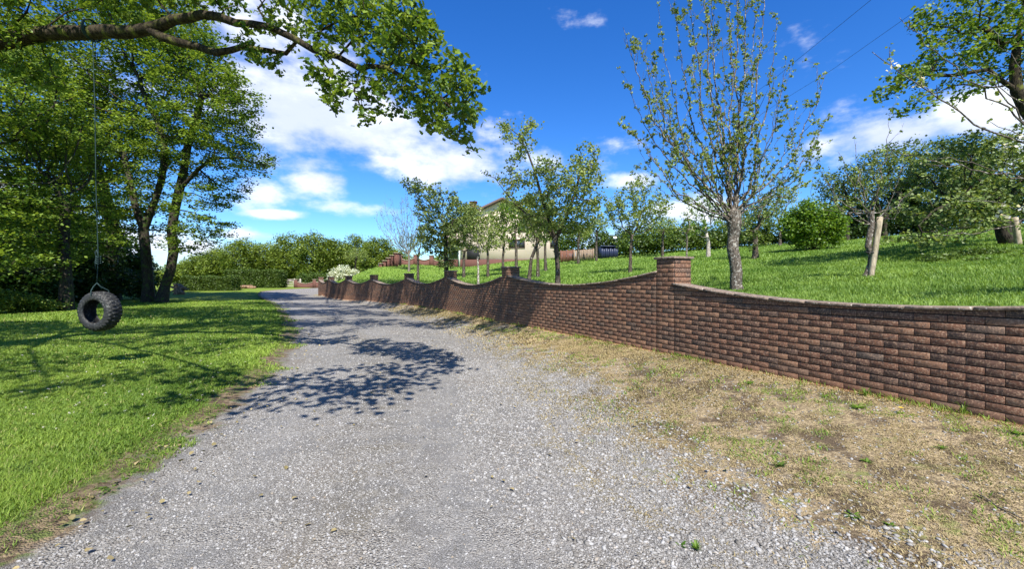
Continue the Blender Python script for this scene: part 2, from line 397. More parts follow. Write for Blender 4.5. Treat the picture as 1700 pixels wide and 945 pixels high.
def f_mortar(g):
    p = pos(g); b = g.att('lb')
    c = g.mix(g.noise(p, 30, 4, .6), (.02,.016,.014), (.055,.042,.034))  # near-black: shade of the raked joints is put into the mortar colour
    c = g.mix(g.m('MULTIPLY', g.ss(b, .2, .06), .7), c, (.30,.15,.08))
    return bsdf(g, c, .95, g.noise(p, 80, 3), .002)
M['mortar'] = mat('shaded_mortar', f_mortar)
def f_coping(g):
    p = pos(g); a = g.att('lc'); n = g.noise(p, 22, 6, .7)
    c = g.mix(g.ss(n, .35, .66), (.085,.062,.048), (.25,.19,.145)); c = g.mix(g.m('MULTIPLY', a, .35), c, (.33,.25,.19))
    c = g.mix(g.ss(g.noise(p, 40, 3), .6, .66), c, (.42,.39,.33))
    return bsdf(g, c, .9, n, .006, 1, .2)
M['coping'] = mat('weathered_coping', f_coping)

# ------------------------------------------------------------------ setting
def grid(xs, ys, zf):
    X, Y = np.meshgrid(xs, ys); Z = zf(X, Y); V = np.stack([X, Y, Z], -1).reshape(-1, 3); nx, ny = len(xs), len(ys)
    i = np.arange(nx-1)[None, :]+nx*np.arange(ny-1)[:, None]; i = i.ravel()
    return V, np.stack([i, i+1, i+1+nx, i+nx], 1)
def spaced(a, b, n, p=2.2):   # denser near zero
    t = np.linspace(-1, 1, n); v = np.sign(t)*np.abs(t)**p; return np.where(t < 0, -v*a, v*b)
def base_z(X, Y):
    s = wall_dist(X, Y); road = (X > XL(Y)-.3) & (s < .3)
    z = lawn_z(X, Y)
    under = sstep(X-XL(Y), -.42, -.1)*.12
    far = np.clip(np.hypot(X, Y)-160, 0, None)
    return z-under-.0006*far**1.2
V, Fc = grid(spaced(-300, 300, 260, 2.4), spaced(-60, 420, 260, 2.4), base_z)
tag(np_mesh('lawn', V, [Fc], M['lawn'], smooth=True), 'mown lawn left of the gravel drive', None, None, 'structure')
V, Fc = grid(np.linspace(-3000, 3000, 60), np.linspace(-3000, 3000, 60), lambda X, Y: -6+0*X)
tag(np_mesh('ground', V, [Fc], M['lawn']), 'open country beyond the garden', None, None, 'structure')
# drive strip
nr = 500; us = np.concatenate([[-.45, -.25], np.linspace(0, 1, 24), [1.06, 1.12]])
Vs, E1, E2 = [], [], []
for i in range(nr):
    l, r_ = LC[i], RC[i]; d = r_-l; w = np.hypot(*d)
    for u in us:
        if u < 0: q = l+d/w*u; e = u; er = w
        elif u > 1: q = r_+d/w*((u-1)*8); e = w; er = -(u-1)*8
        else: q = l+d*u; e = u*w; er = (1-u)*w
        z = float(road_z(q[1]))+.012+.02*math.sin(max(0, min(1, u))*math.pi)
        if u < 0: z += .035*min(1, -u/.25)
        if u > 1: z = max(z, float(verge_z(q[0], q[1]))-.01)*1.0
        Vs.append((q[0], q[1], z)); E1.append(e); E2.append(er)
nc = len(us); idx = (np.arange(nc-1)[None, :]+nc*np.arange(nr-1)[:, None]).ravel()
tag(np_mesh('driveway', Vs, [np.stack([idx, idx+1, idx+1+nc, idx+nc], 1)], M['drive'], smooth=True, attrs={'edge': E1, 'edger': E2}), 'grey gravel driveway running up to the gate', None, None, 'structure')
# verge strip
ys = np.concatenate([np.linspace(-7.9, 15, 260), np.linspace(15.1, 38.1, 120)]); Vs, E2, WF = [], [], []
for y in ys:
    a, b = float(XR(y))-.02, float(XW(y))+.06
    for u in np.linspace(0, 1, 20):
        x = a+(b-a)*u; Vs.append((x, y, float(verge_z(x, y))+.014)); E2.append((x-a)); WF.append(1-(b-x)/max(b-a, 3.0) if b-a < 3 else 1-(b-x)/3.0)
nc = 20; idx = (np.arange(nc-1)[None, :]+nc*np.arange(len(ys)-1)[:, None]).ravel()
tag(np_mesh('verge', Vs, [np.stack([idx, idx+1, idx+1+nc, idx+nc], 1)], M['verge'], smooth=True, attrs={'edger': E2, 'wallf': WF}), 'dry mossy verge between drive and brick wall', None, None, 'structure')
# orchard lawn: rows run away from the wall line
wl = []
for a, b in zip(PW[:-1], PW[1:]):
    for t in np.linspace(0, 1, 10, endpoint=False): wl.append(a+(b-a)*t)
wl.append(PW[-1]); wl = np.array(wl)
nrm = np.zeros_like(wl); tg = np.gradient(wl, axis=0); tg /= np.linalg.norm(tg, axis=1)[:, None]; nrm = np.stack([tg[:, 1], -tg[:, 0]], 1)
tf = np.linspace(0, 1, len(wl)); fan = np.stack([.93-.5*tf, .37+.5*tf], 1)
ss_ = np.concatenate([[.1], np.linspace(.3, 6, 14), np.linspace(6.6, 60, 50), [75, 100, 150, 220]])
Vs = []
for s in ss_:
    f = min(1, s/12); d = nrm*(1-f)+fan*f; d /= np.linalg.norm(d, axis=1)[:, None]
    q = wl+d*s; z = orch_z(q[:, 0], q[:, 1]); Vs.append(np.column_stack([q, z]))
# skirt along the far end so that the terrace meets the drive
Vs = np.array(Vs); nS, nW = Vs.shape[:2]
endrow = Vs[:, -1].copy()
sk = [endrow+np.array([-1.2*k/3, 1.6*k, 0]) for k in (1, 2, 3)]
for k, q in enumerate(sk):
    q[:, 2] = endrow[:, 2]*(1-(k+1)/3)+(road_z(q[:, 1])-.1)*((k+1)/3)
    if True: q[0:1, 2] = np.minimum(q[0:1, 2], .2)
Vs = np.concatenate([Vs]+[q[:, None] for q in sk], 1); nW += 3
idx = (np.arange(nW-1)[None, :]+nW*np.arange(nS-1)[:, None]).ravel()
tag(np_mesh('orchard_lawn', Vs.reshape(-1, 3), [np.stack([idx, idx+nW, idx+nW+1, idx+1], 1)], M['orch'], smooth=True), 'sloping orchard lawn behind the brick wall', None, None, 'structure')

# ------------------------------------------------------------------ brick wall with scalloped bays
wall = empty('brick_wall', (2.5, 7.0, 0), 'long dark red brick wall with scalloped coping and square pillars beside the drive', 'wall')
CR, BL, PT = .073, .24, .37
def brick_face(acc, o, d, nrm_, L, zb, topf, ground, off, r, u0=0.0):
    """bricks along direction d from o; each a bevelled block standing 8 mm proud of its mortar"""
    nz = int((max(topf(u) for u in np.linspace(0, L, 30))-zb)/CR)+1
    for k in range(nz):
        z0 = zb+k*CR+.0055+r.uniform(-.0008, .0008); z1 = z0+CR-.011; u = -(BL/2 if k % 2 else 0)-u0 % BL
        while u < L-.01:
            a, b = max(u, 0)+.0028, min(u+BL, L)-.0028; u += BL
            if b-a < .02: continue
            ta, tb = min(z1, topf(a)-.004), min(z1, topf(b)-.004)
            if max(ta, tb) < z0+.01: continue
            ta, tb = max(ta, z0+.002), max(tb, z0+.002)
            pr = .010+r.uniform(-.0004, .0005); bv = .0016
            V = []
            for (uu, zz, dd) in ((a, z0, 0), (b, z0, 0), (b, tb, 0), (a, ta, 0), (a+bv, z0+bv, 1), (b-bv, z0+bv, 1), (b-bv, max(tb-bv, z0+bv), 1), (a+bv, max(ta-bv, z0+bv), 1)):
                q = pr-.0012 if dd == 0 else pr
                V.append((o[0]+d[0]*uu+nrm_[0]*(off+q), o[1]+d[1]*uu+nrm_[1]*(off+q), zz))
            for (uu, zz) in ((a, z0), (b, z0), (b, tb), (a, ta)):
                V.append((o[0]+d[0]*uu+nrm_[0]*(off-.01), o[1]+d[1]*uu+nrm_[1]*(off-.01), zz))
            n = len(acc['V']); acc['V'].extend(V); acc['F'] += [(n+4,n+5,n+6,n+7),(n,n+1,n+5,n+4),(n+1,n+2,n+6,n+5),(n+2,n+3,n+7,n+6),(n+3,n,n+4,n+7),
                (n+8,n+9,n+1,n),(n+9,n+10,n+2,n+1),(n+10,n+11,n+3,n+2),(n+11,n+8,n,n+3)]
            v = r.random(); acc['lc'] += [v]*12; gz = ground(a); acc['lb'] += [p_[2]-gz for p_ in V]
def panel(i):
    a, b = np.array(P[i]), np.array(P[i+1]); d = b-a; L = np.hypot(*d); d = d/L; nv = np.array([-d[1], d[0]])   # nv points to the drive
    if nv[0] > 0: nv = -nv
    r = random.Random(50+i)
    s0 = PT/2; l = L-PT; o = a+d*s0
    zb = float(road_z((a[1]+b[1])/2))-.06
    lo, hi = (1.21, 1.42) if i <= 2 else ((1.37, 1.61) if i == 3 else (1.31, 1.58))
    if i == 3: ea, eb = 1.62, 1.60
    else: ea = eb = hi
    if i >= 6: k = float(road_z((a[1]+b[1])/2)); lo, ea, eb = 1.24, 1.5, 1.5
    def top(u):
        t = min(max(u/l, 0), 1); ends = ea+(eb-ea)*t
        sh = (abs(2*t-1))**1.9
        return lo+(ends-lo)*sh
    gr = lambda u: float(road_z(o[1]+d[1]*u))+.28
    acc = dict(V=[], F=[], lc=[], lb=[])
    brick_face(acc, o, d, nv, l, zb, top, gr, 0, r)
    brick_face(acc, o+d*l, -d, -nv, l, zb+.9, top, gr, .215, r)
    p = np_mesh('wall_panel', acc['V'], [np.array(acc['F'])], M['brick'], wall, attrs={'lc': acc['lc'], 'lb': acc['lb']})
    m = MB(); n = 40; lb = []       # mortar core
    for k in range(n):
        u = l*k/(n-1); q = o+d*u; t = top(u)
        for (ofs, z) in ((0, zb), (0, t-.002), (-.215, t-.002), (-.215, zb)): m.V.append((q[0]+nv[0]*ofs, q[1]+nv[1]*ofs, z)); lb.append(z-gr(u))
    m.P[4] = [[k*4+j, k*4+(j+1) % 4, (k+1)*4+(j+1) % 4, (k+1)*4+j] for k in range(n-1) for j in range(4)]+[[0,3,2,1],[(n-1)*4+j for j in range(4)]]
    m.build('mortar', M['mortar'], p, attrs={'lb': lb})
    # coping: a row of thin slabs following the curve
    c = MB(); lc = []; u = -.02; 
    while u < l+.01:
        w = r.uniform(.42, .5); e = min(u+w, l+.02)
        if l-e < .15: e = l+.02
        V = []; k = 5; dz = r.uniform(-.002, .002)
        for j in range(k+1):
            uu = u+.0015+(e-u-.003)*j/k; q = o+d*uu; t = top(uu)+dz
            for (ofs, z) in ((.036, t), (.038, t+.022), (.031, t+.03), (-.262, t+.03), (-.27, t+.022), (-.267, t)): V.append((q[0]+nv[0]*ofs, q[1]+nv[1]*ofs, z))
        fs = [(j*6+s, j*6+(s+1) % 6, (j+1)*6+(s+1) % 6, (j+1)*6+s) for j in range(k) for s in range(6)]+[tuple(range(6))[::-1], tuple(k*6+s for s in range(6))]
        c.add(V, fs); lc += [r.random()]*len(V); u = e
    c.build('coping', M['coping'], p, attrs={'lc': lc})
def pillar(i):
    a = np.array(P[i]); pv = np.array(P[max(i-1, 0)]); nx = np.array(P[min(i+1, len(P)-1)]); d = nx-pv; d = d/np.hypot(*d)
    nv = np.array([-d[1], d[0]]); nv = -nv if nv[0] > 0 else nv
    r = random.Random(200+i); zb = float(road_z(a[1]))-.06; zt = 1.84 if i < 6 else 1.80-.02*(i-6)
    acc = dict(V=[], F=[], lc=[], lb=[]); w = PT/2; gr = lambda u: float(road_z(a[1]))+.28; top = lambda u: zt
    f0 = a-d*w; off = .006
    brick_face(acc, f0, d, nv, PT, zb, top, gr, off, r)
    brick_face(acc, f0-nv*PT, nv, -d, PT, zb, top, gr, 0, r, BL/2)
    brick_face(acc, f0+d*PT, -nv, d, PT, zb, top, gr, 0, r, BL/2)
    brick_face(acc, f0+d*PT-nv*PT, -d, -nv, PT, zb, top, gr, 0, r)
    p = np_mesh('pillar', acc['V'], [np.array(acc['F'])], M['brick'], wall, attrs={'lc': acc['lc'], 'lb': acc['lb']})
    rz = math.atan2(d[1], d[0]); m = MB(); c = a-nv*(PT/2-.0)
    m.box((c[0]+nv[0]*.003, c[1]+nv[1]*.003, (zb+zt)/2), (PT-.004, PT, zt-zb), rz); m.build('mortar', M['mortar'], p, attrs={'lb': [v[2]-gr(0) for v in m.V]})
    m = MB(); m.box((c[0], c[1], zt+.02), (PT+.075, PT+.075, .038), rz, .005); m.build('cap', M['coping'], p, attrs={'lc': [r.random()]*len(m.V)})
for i in range(len(P)-1): panel(i)
for i in range(1, len(P)): pillar(i)

# ------------------------------------------------------------------ trees: skeleton growth, tubes, leaves
def colonize(att, pts, par, step, kill, maxit=140, jit=.18, r=rng, up=0.0):
    pts = [np.asarray(p, float) for p in pts]; par = list(par); att = np.asarray(att, float)
    A = np.array(pts); d2 = ((att[:, None]-A[None])**2).sum(-1); near = d2.argmin(1); nd = np.sqrt(d2.min(1)); alive = nd > kill
    seen = {}
    for it in range(maxit):
        if not alive.any(): break
        ids = near[alive]; u, inv = np.unique(ids, return_inverse=True); Pn = np.array([pts[k] for k in u])
        v = att[alive]-Pn[inv]; v /= np.linalg.norm(v, axis=1)[:, None]+1e-9
        s = np.zeros((len(u), 3)); np.add.at(s, inv, v)
        s /= np.linalg.norm(s, axis=1)[:, None]+1e-6; s += r.normal(0, jit, s.shape); s[:, 2] += up; s /= np.linalg.norm(s, axis=1)[:, None]+1e-9
        new = Pn+s*step; keep = [seen.get(int(k), 0) < 4 for k in u]
        nn = []
        for k, q, kp in zip(u, new, keep):
            if kp: seen[int(k)] = seen.get(int(k), 0)+1; par.append(int(k)); pts.append(q); nn.append(q)
        if not nn: break
        b = len(pts)-len(nn); nn = np.array(nn)
        for c0 in range(0, len(att), 4000):
            sl_ = slice(c0, c0+4000); dd = np.sqrt(((att[sl_, None]-nn[None])**2).sum(-1)); j = dd.argmin(1); m = dd.min(1)
            upd = m < nd[sl_]; near[sl_] = np.where(upd, j+b, near[sl_]); nd[sl_] = np.where(upd, m, nd[sl_])
        alive = nd > kill
    return np.array(pts), np.array(par)
def radii(pts, par, R0, rt):
    n = len(par); ch = np.zeros(n, int)
    for i in range(1, n):
        if par[i] >= 0: ch[par[i]] += 1
    nt = max((ch == 0).sum(), 2); e = math.log(nt)/math.log(R0/rt); acc = np.zeros(n)
    r = np.zeros(n)
    for i in range(n-1, -1, -1):
        r[i] = rt if acc[i] == 0 else acc[i]**(1/e)
        if par[i] >= 0: acc[par[i]] += r[i]**e
    return r
def tubes(pts, par, rad, sides=6):
    n = len(par); has = par >= 0; i = np.where(has)[0]; p = par[i]
    dirn = np.zeros((n, 3)); dirn[i] = pts[i]-pts[p]; 
    # main child = thickest
    order = i[np.argsort(rad[i])]; main = np.full(n, -1); main[par[order]] = order
    rt = np.where(~has)[0]
    for k in rt:
        if main[k] >= 0: dirn[k] = dirn[main[k]]
    dirn /= np.linalg.norm(dirn, axis=1)[:, None]+1e-9
    sm = dirn.copy(); hm = main >= 0; sm[hm] = dirn[hm]+dirn[main[hm]]; sm /= np.linalg.norm(sm, axis=1)[:, None]+1e-9
    ref = np.array([.83, .49, .12]); 
    def frame(d):
        u = np.cross(d, ref); u /= np.linalg.norm(u, axis=1)[:, None]+1e-9; return u, np.cross(d, u)
    ism = main[p] == i
    dA = np.where(ism[:, None], sm[p], dirn[i]); rA = np.where(ism, rad[p], np.minimum(rad[p]*.85, rad[i]*1.15)); 
    ang = np.linspace(0, 2*np.pi, sides, endpoint=False); ca, sa = np.cos(ang), np.sin(ang)
    uA, wA = frame(dA); uB, wB = frame(sm[i])
    RA = pts[p][:, None]+(uA[:, None]*ca[None, :, None]+wA[:, None]*sa[None, :, None])*rA[:, None, None]
    RB = pts[i][:, None]+(uB[:, None]*ca[None, :, None]+wB[:, None]*sa[None, :, None])*rad[i][:, None, None]
    V = np.concatenate([RA, RB], 1).reshape(-1, 3); m = len(i)
    k = np.arange(sides); q = np.stack([k, (k+1) % sides, (k+1) % sides+sides, k+sides], 1)
    Fq = (q[None]+(np.arange(m)*2*sides)[:, None, None]).reshape(-1, 4)
    return V, Fq
DIAMOND = (np.array([(0,0,0),(.5,.5,.10),(1,0,0),(.5,-.5,.10)]), [(0,1,2,3)])
FOLD = (np.array([(0,0,0),(.35,.42,.12),(.75,.34,.10),(1,0,-.05),(.75,-.34,.10),(.35,-.42,.12)]), [(0,3,2,1),(0,5,4,3)])
OAK = (np.array([(0,0,0),(.2,.2,.05),(.32,.13,.03),(.5,.34,.1),(.6,.2,.05),(.8,.3,.06),(1,0,-.06),(.8,-.3,.06),(.6,-.2,.05),(.5,-.34,.1),(.32,-.13,.03),(.2,-.2,.05)]), [(0,6,5,4,3,2,1),(0,11,10,9,8,7,6)])
def leaves(anchors, k, spread, size, shape=DIAMOND, r=rng, flat=.5, w=1.0, dirs=None, zs=.8, lc=None):
    """k leaves round every anchor; returns verts, polys, per-vertex colour key"""
    A = np.repeat(anchors, k, 0); n = len(A)
    cen = A+r.normal(0, spread, (n, 3))*np.array([1, 1, zs])
    nrm = r.normal(0, 1, (n, 3)); nrm[:, 2] = np.abs(nrm[:, 2])+flat; nrm /= np.linalg.norm(nrm, axis=1)[:, None]
    t = r.normal(0, 1, (n, 3)); t[:, 2] -= .3; t -= nrm*(t*nrm).sum(1)[:, None]; t /= np.linalg.norm(t, axis=1)[:, None]+1e-9; b = np.cross(nrm, t)
    s = size*r.uniform(.65, 1.25, n)
    L, fs = shape; m = len(L)
    V = cen[:, None]+(t[:, None]*(L[None, :, :1]-.5)+b[:, None]*L[None, :, 1:2]*w+nrm[:, None]*L[None, :, 2:3])*s[:, None, None]
    off = (np.arange(n)*m)[:, None]
    polys = {}
    for f in fs: polys.setdefault(len(f), []).append(np.array(f)[None]+off)
    polys = [np.concatenate(v) for v in polys.values()]
    key = np.repeat(np.repeat(r.random(len(anchors)), k)*.55+r.random(n)*.45 if lc is None else lc, m)
    return V.reshape(-1, 3), polys, key
def ell_pts(blobs, n, r=rng, shell=.35):
    """random points inside a set of ellipsoids (centre, radii), biased to the outside"""
    vol = np.array([b[1][0]*b[1][1]*b[1][2] for b in blobs])**.75; k = r.choice(len(blobs), n, p=vol/vol.sum())
    v = r.normal(0, 1, (n, 3)); v /= np.linalg.norm(v, axis=1)[:, None]; rr = r.random(n)**shell
    c = np.array([b[0] for b in blobs])[k]; rad = np.array([b[1] for b in blobs])[k]
    return c+v*rad*rr[:, None]
def blob(px, py, D, rx, ry, rd=None):   # an ellipsoid of crown: photo centre, distance, half sizes in photo px (depth in metres)
    s = D/F; return (at(px, py, D), (rx*s, rd if rd else (rx+ry)/2*s, ry*s))
def tree(name, label, cat, base, path, blobs, natt, step, kill, R0, rt, bmat, lmat, k, spread, lsize, shape=DIAMOND, group=None, seed=1, thr=2.2, extra=None,
         sides=6, flat=.5, jit=.18, w=1.0, zs=.8, leaf_frac=1.0, up=0.0, limbs=None, shell=.4, twigs=0):
    r = np.random.default_rng(seed); R0 = R0*(.72 if name == 'apple_tree' else 1)
    root = empty(name, tuple(base), label, cat, group)
    pts = [np.array(base, float)]; par = [-1]
    for q in path: par.append(len(pts)-1); pts.append(np.array(q, float))
    for (start, lp) in (limbs or []):
        last = start
        for q in lp: par.append(last); pts.append(np.array(q, float)); last = len(pts)-1
    att = ell_pts(blobs, natt, r, shell)
    pts, par = colonize(att, pts, par, step, kill, r=r, jit=jit, up=up)
    rad = radii(pts, par, R0, rt)
    flare = np.exp(-np.linalg.norm(pts-pts[0], axis=1)/max(R0*1.6, .05)); rad = rad*(1+.45*flare)
    V, Fq = tubes(pts, par, rad, sides)
    np_mesh('trunk', V, [Fq], bmat, root, smooth=True)
    an = pts[rad < rt*thr]
    if leaf_frac < 1: an = an[r.random(len(an)) < leaf_frac]
    if len(an):
        LV, Lp, key = leaves(an, k, spread, lsize, shape, r, flat, w, zs=zs)
        np_mesh('crown', LV, Lp, lmat, root, attrs={'lc': key})
    return root, pts, par, rad
def path_px(lst): return [at(*q) for q in lst]
#%%TREES
# --- the big oak whose limb carries the swing: trunk off to the left, crown high over the drive
def oak():
    r = np.random.default_rng(11)
    base = np.array([-11.2, 6.6, lawn_z(-11.2, 6.6)])
    root = empty('oak_tree', tuple(base), 'large oak whose long limb reaches in from the left and carries the tyre swing', 'tree')
    pts = [base]; par = [-1]; rad_o = {}
    def chain(start, lst):
        last = start
        for q in lst: par.append(last); pts.append(np.array(q, float)); last = len(pts)-1
        return last
    t1 = chain(0, [base+(.05, 0, .8), base+(.1, .02, 1.8), base+(.3, .06, 2.9), base+(.65, .15, 4.0)])
    def dens(lst, seg=.3):
        q = [np.array(lst[0], float)]
        for a, b in zip(lst[:-1], lst[1:]):
            a, b = np.array(a, float), np.array(b, float); n = max(1, int(np.linalg.norm(b-a)/seg))
            for k in range(1, n+1): q.append(a+(b-a)*k/n+r.normal(0, .02, 3))
        return q
    main = path_px([(-150,150,7.4),(-60,92,7.35),(0,70,7.3),(60,54,7.2),(100,52,7.15),(153,54,7.1),(210,52,7.0),(245,46,6.9),(290,32,6.7),(340,26,6.5),(390,38,6.3),(450,48,6.1),(490,62,5.95),(520,80,5.85),(560,95,5.7),(598,114,5.55),(612,112,5.5),(640,116,5.4),(668,126,5.3)])
    m0 = len(pts); mend = chain(t1, dens(main)); main_ids = list(range(m0, len(pts)))
    def near(px, py, D):
        q = at(px, py, D); return m0+int(np.argmin([np.linalg.norm(pts[i]-q) for i in main_ids]))
    vis = []
    def sub(px, py, D, lst): vis.append(len(pts)); return chain(near(px, py, D), dens(path_px(lst))[1:] if len(lst) > 1 else path_px(lst))
    sub(245, 46, 6.9, [(237,54,6.9),(296,71,6.8),(332,80,6.75),(355,88,6.7),(380,82,6.65),(403,77,6.6),(450,86,6.5),(474,88,6.4),(496,72,6.2)])
    sub(340, 78, 6.75, [(335,80,6.75),(358,92,6.8),(382,106,6.9)])
    sub(290, 32, 6.7, [(290,32,6.7),(268,8,6.9),(240,-25,7.1)])
    sub(60, 54, 7.2, [(60,54,7.2),(110,22,7.3),(190,-8,7.4)])
    sub(0, 70, 7.3, [(0,70,7.3),(40,20,7.0),(60,-30,6.6)])
    for lst in ([(510,75,5.9),(535,50,5.9),(575,32,5.8),(620,22,5.7)], [(560,95,5.7),(590,70,5.7),(625,50,5.5)], [(640,116,5.4),(662,95,5.3),(672,60,5.2)], [(668,126,5.3),(685,105,5.2),(690,70,5.1),(700,40,5.0)],
                [(668,126,5.3),(700,145,5.15),(735,165,5.05),(765,195,4.95)], [(540,88,5.8),(548,120,5.8),(540,155,5.7)], [(598,114,5.55),(590,150,5.55),(600,185,5.5)], [(450,48,6.1),(430,20,6.2),(450,-10,6.2)]):
        sub(*lst[0], lst)
    # attractors of the foliage seen along the limb
    B = [blob(640,45,5.5,85,48,.9), blob(560,25,5.8,60,42,.9), blob(690,95,5.2,60,55,.8), blob(735,150,5.1,60,55,.7), blob(755,200,4.95,48,42,.5), blob(770,120,5.0,22,40,.5), blob(690,60,5.1,45,50,.7),
         blob(540,130,5.6,38,45,.5), blob(600,150,5.5,45,38,.5), blob(560,180,5.6,14,22,.3), blob(608,198,5.45,14,18,.25), blob(650,165,5.3,40,32,.5), blob(700,190,5.1,32,30,.4), blob(780,235,4.9,22,26,.3), blob(785,180,4.9,24,50,.4),
         blob(470,10,6.2,45,28,.8), blob(420,75,6.3,38,26,.5), blob(440,110,6.2,16,22,.3), blob(470,60,6.2,30,18,.4), blob(360,5,6.6,60,12,.7), blob(35,110,7.2,40,35,.8), blob(20,20,7.0,60,40,1.0), blob(230,-5,7.1,120,18,.9)]
    att = ell_pts(B, 1550, r, .42)
    p2, q2 = colonize(att, pts, par, .13, .17, r=r, jit=.3, maxit=120)
    nvis = len(p2)
    # upper crown: out of the frame, but its shade falls over lawn and drive
    pts = [p for p in p2]; par = list(q2)
    top = len(pts); par.append(t1); pts.append(base+(.7, -.3, 5.2))
    def limb(start, ends):
        last = start
        for q in ends: last = chain(last, dens([pts[last], q], .8)[1:])
        return last
    l1 = limb(top, [base+(1.2, -.6, 7.5), base+(2.5, -.8, 10)])
    limb(l1, [(-6.2, 5, 11.4), (-3.4, 5.2, 11.6), (-.6, 4.8, 11.5), (1.4, 4.0, 11.2)])
    l2 = limb(l1, [(-7.5, 8.5, 13.2), (-6, 11, 14.6)])
    limb(l2, [(-6, 14.5, 16.2), (-7, 17, 17.2)]); limb(l2, [(-3, 11.5, 15), (-.5, 12, 15)])
    limb(l1, [(-12, 10, 13), (-13, 14, 14.8), (-14, 19, 17)])
    limb(l1, [(-4, 7, 12.4), (-1, 7.6, 12.8), (1.5, 7.6, 12.8)]); limb(l2, [(-9, 14, 16), (-11.5, 19, 18)])
    limb(top, [base+(-1.5, 1.5, 8), base+(-2.5, 3.5, 11)])
    limb(top, [(-8.4, 4.6, 6.4), (-5.9, 3.4, 6.0), (-3.7, 2.1, 5.7), (-2.2, 1.7, 5.3), (-.9, 1.9, 4.9)])
    limb(top, [(-8.6, 2.6, 7.6), (-6.6, 1.2, 7.2), (-5.2, .2, 7.0)])
    Bh = [((-1.2, 2.4, 5.2), (.9, .5, .3)), ((-.5, 2.9, 5.1), (.6, .45, .25)), ((-1.9, .9, 5.3), (.7, .5, .25)), ((-1.4, 1.7, 5.2), (1.0, .4, .25)),((-4.8, -.3, 7), (.8, .4, .25)), ((-6.6, -.2, 7.2), (1.2, .4, .3)), ((-4.2, 1.1, 6.9), (.8, .35, .25)), ((-8, 1.5, 7.6), (2.5, .5, .35)), ((-8.5, 4, 7.6), (2.6, .6, .35)), ((-12, 4, 8), (2.5, .8, .5)), ((-6, 6.5, 9.5), (1.6, .6, .4)), ((-9, 8, 10), (2.4, .8, .5)),
          ((-1.2, 1.0, 5.0), (.8, .35, .3)), ((-2.6, .9, 5.3), (.9, .3, .3)), ((-1.6, 2.8, 5.3), (.8, .25, .25)),((-6.5, 4.8, 11.4), (2.6, 1.3, 1.3)), ((-3.4, 5.6, 11.6), (1.8, 1.0, 1.0)), ((-.6, 5.0, 11.4), (1.8, 1.1, .9)), ((1.9, 3.6, 11.1), (1.2, 1.1, .7)), ((-7, 9, 13), (3, 1.6, 1.6)), ((-4.2, 11.4, 14.6), (2.6, 1.4, 1.2)), ((-.8, 11.9, 15.0), (1.6, .9, .7)),
          ((-6.4, 14.8, 16.6), (2.6, 1.4, 1.0)), ((-8, 17.4, 17.6), (2.8, 1.2, 1.0)), ((-12.5, 14, 15), (3, 1.4, 1.2)),
          ((-12, 9, 11.5), (4, 2, 2)), ((-10, 5, 9.2), (2.5, 1.4, 1.0)), ((-14, 5, 9), (3, 2, 2)), ((-11, 2, 8.6), (2, 1.2, 1)), ((-7.0, 1.1, 7.3), (1.6, .35, .5)), ((-9.6, 2.3, 7.6), (1.4, .6, .5)),
          ((-1.9, 1.9, 5.1), (1.0, .55, .4)), ((-.7, 2.0, 4.8), (.7, .5, .35)), ((-3.3, 1.5, 5.6), (.7, .35, .35)),
          ((0, 7.6, 12.8), (2.4, 1.3, .8)), ((1.8, 2.4, 11.4), (1.2, .9, .5)), ((-3, 12.6, 15.0), (3.4, 1.2, .8)), ((-5, 16, 17.2), (3.2, 1.5, .8)), ((-11, 19, 18.2), (3.2, 2.2, 1.0)), ((-3.2, 8.4, 13), (2.4, 1.2, .7)), ((-9, 12, 14.5), (3, 1.5, 1)),
          ((-13.5, 18.5, 17), (3, 2, 1)), ((-4.5, 2.9, 11.0), (2.2, .7, .6)), ((-9, 6.8, 11.8), (2.6, 1.1, .8)), ((-15, 11, 12), (3, 2, 1.2)), ((-5.0, 4.6, 5.9+.9), (1.2, .5, .4))]
    att = ell_pts([(np.array(c), rr) for c, rr in Bh], 5600, r, .6)
    p3, q3 = colonize(att, pts, par, .36, .42, r=r, jit=.25, maxit=90)
    ch = np.zeros(len(p3), int)
    rad = np.zeros(len(p3)); acc = np.zeros(len(p3)); e = 2.35
    for i in range(len(p3)-1, -1, -1):
        tipr = .0045 if i < nvis else .010
        rad[i] = tipr if acc[i] == 0 else acc[i]**(1/e)
        if q3[i] >= 0: acc[q3[i]] += rad[i]**e
    # the limb keeps its measured thickness
    prof = np.interp(np.linspace(0, 1, len(main_ids)), [0, .25, .38, .55, .7, .85, 1], [.15, .122, .108, .072, .052, .038, .028])
    for i, v in zip(main_ids, prof): rad[i] = v
    sec = np.arange(vis[0], vis[1]); rad[sec] = np.maximum(rad[sec], np.linspace(.07, .026, len(sec)))
    rad[:5] = [.58, .46, .42, .40, .38]
    V, Fq = tubes(p3, q3, rad, 9)
    np_mesh('trunk', V, [Fq], M['oak_bark'], root, smooth=True)
    deg = np.zeros(len(p3), int)
    for i in q3:
        if i >= 0: deg[i] += 1
    A1 = p3[:nvis][(rad[:nvis] < .0105)]
    LV, Lp, k1 = leaves(A1, 14, .046, .08, OAK, r, .5)
    A2 = p3[nvis:][rad[nvis:] < .026]
    LV2, Lp2, k2 = leaves(A2, 24, .2, .135, FOLD, r, .4)
    n = len(LV); V = np.concatenate([LV, LV2])
    np_mesh('crown', V, list(Lp)+[q+n for q in Lp2], M['oak_leaf'], root, attrs={'lc': np.concatenate([k1, k2])})
    print('oak', len(A1)*5, len(A2)*13)
oak()

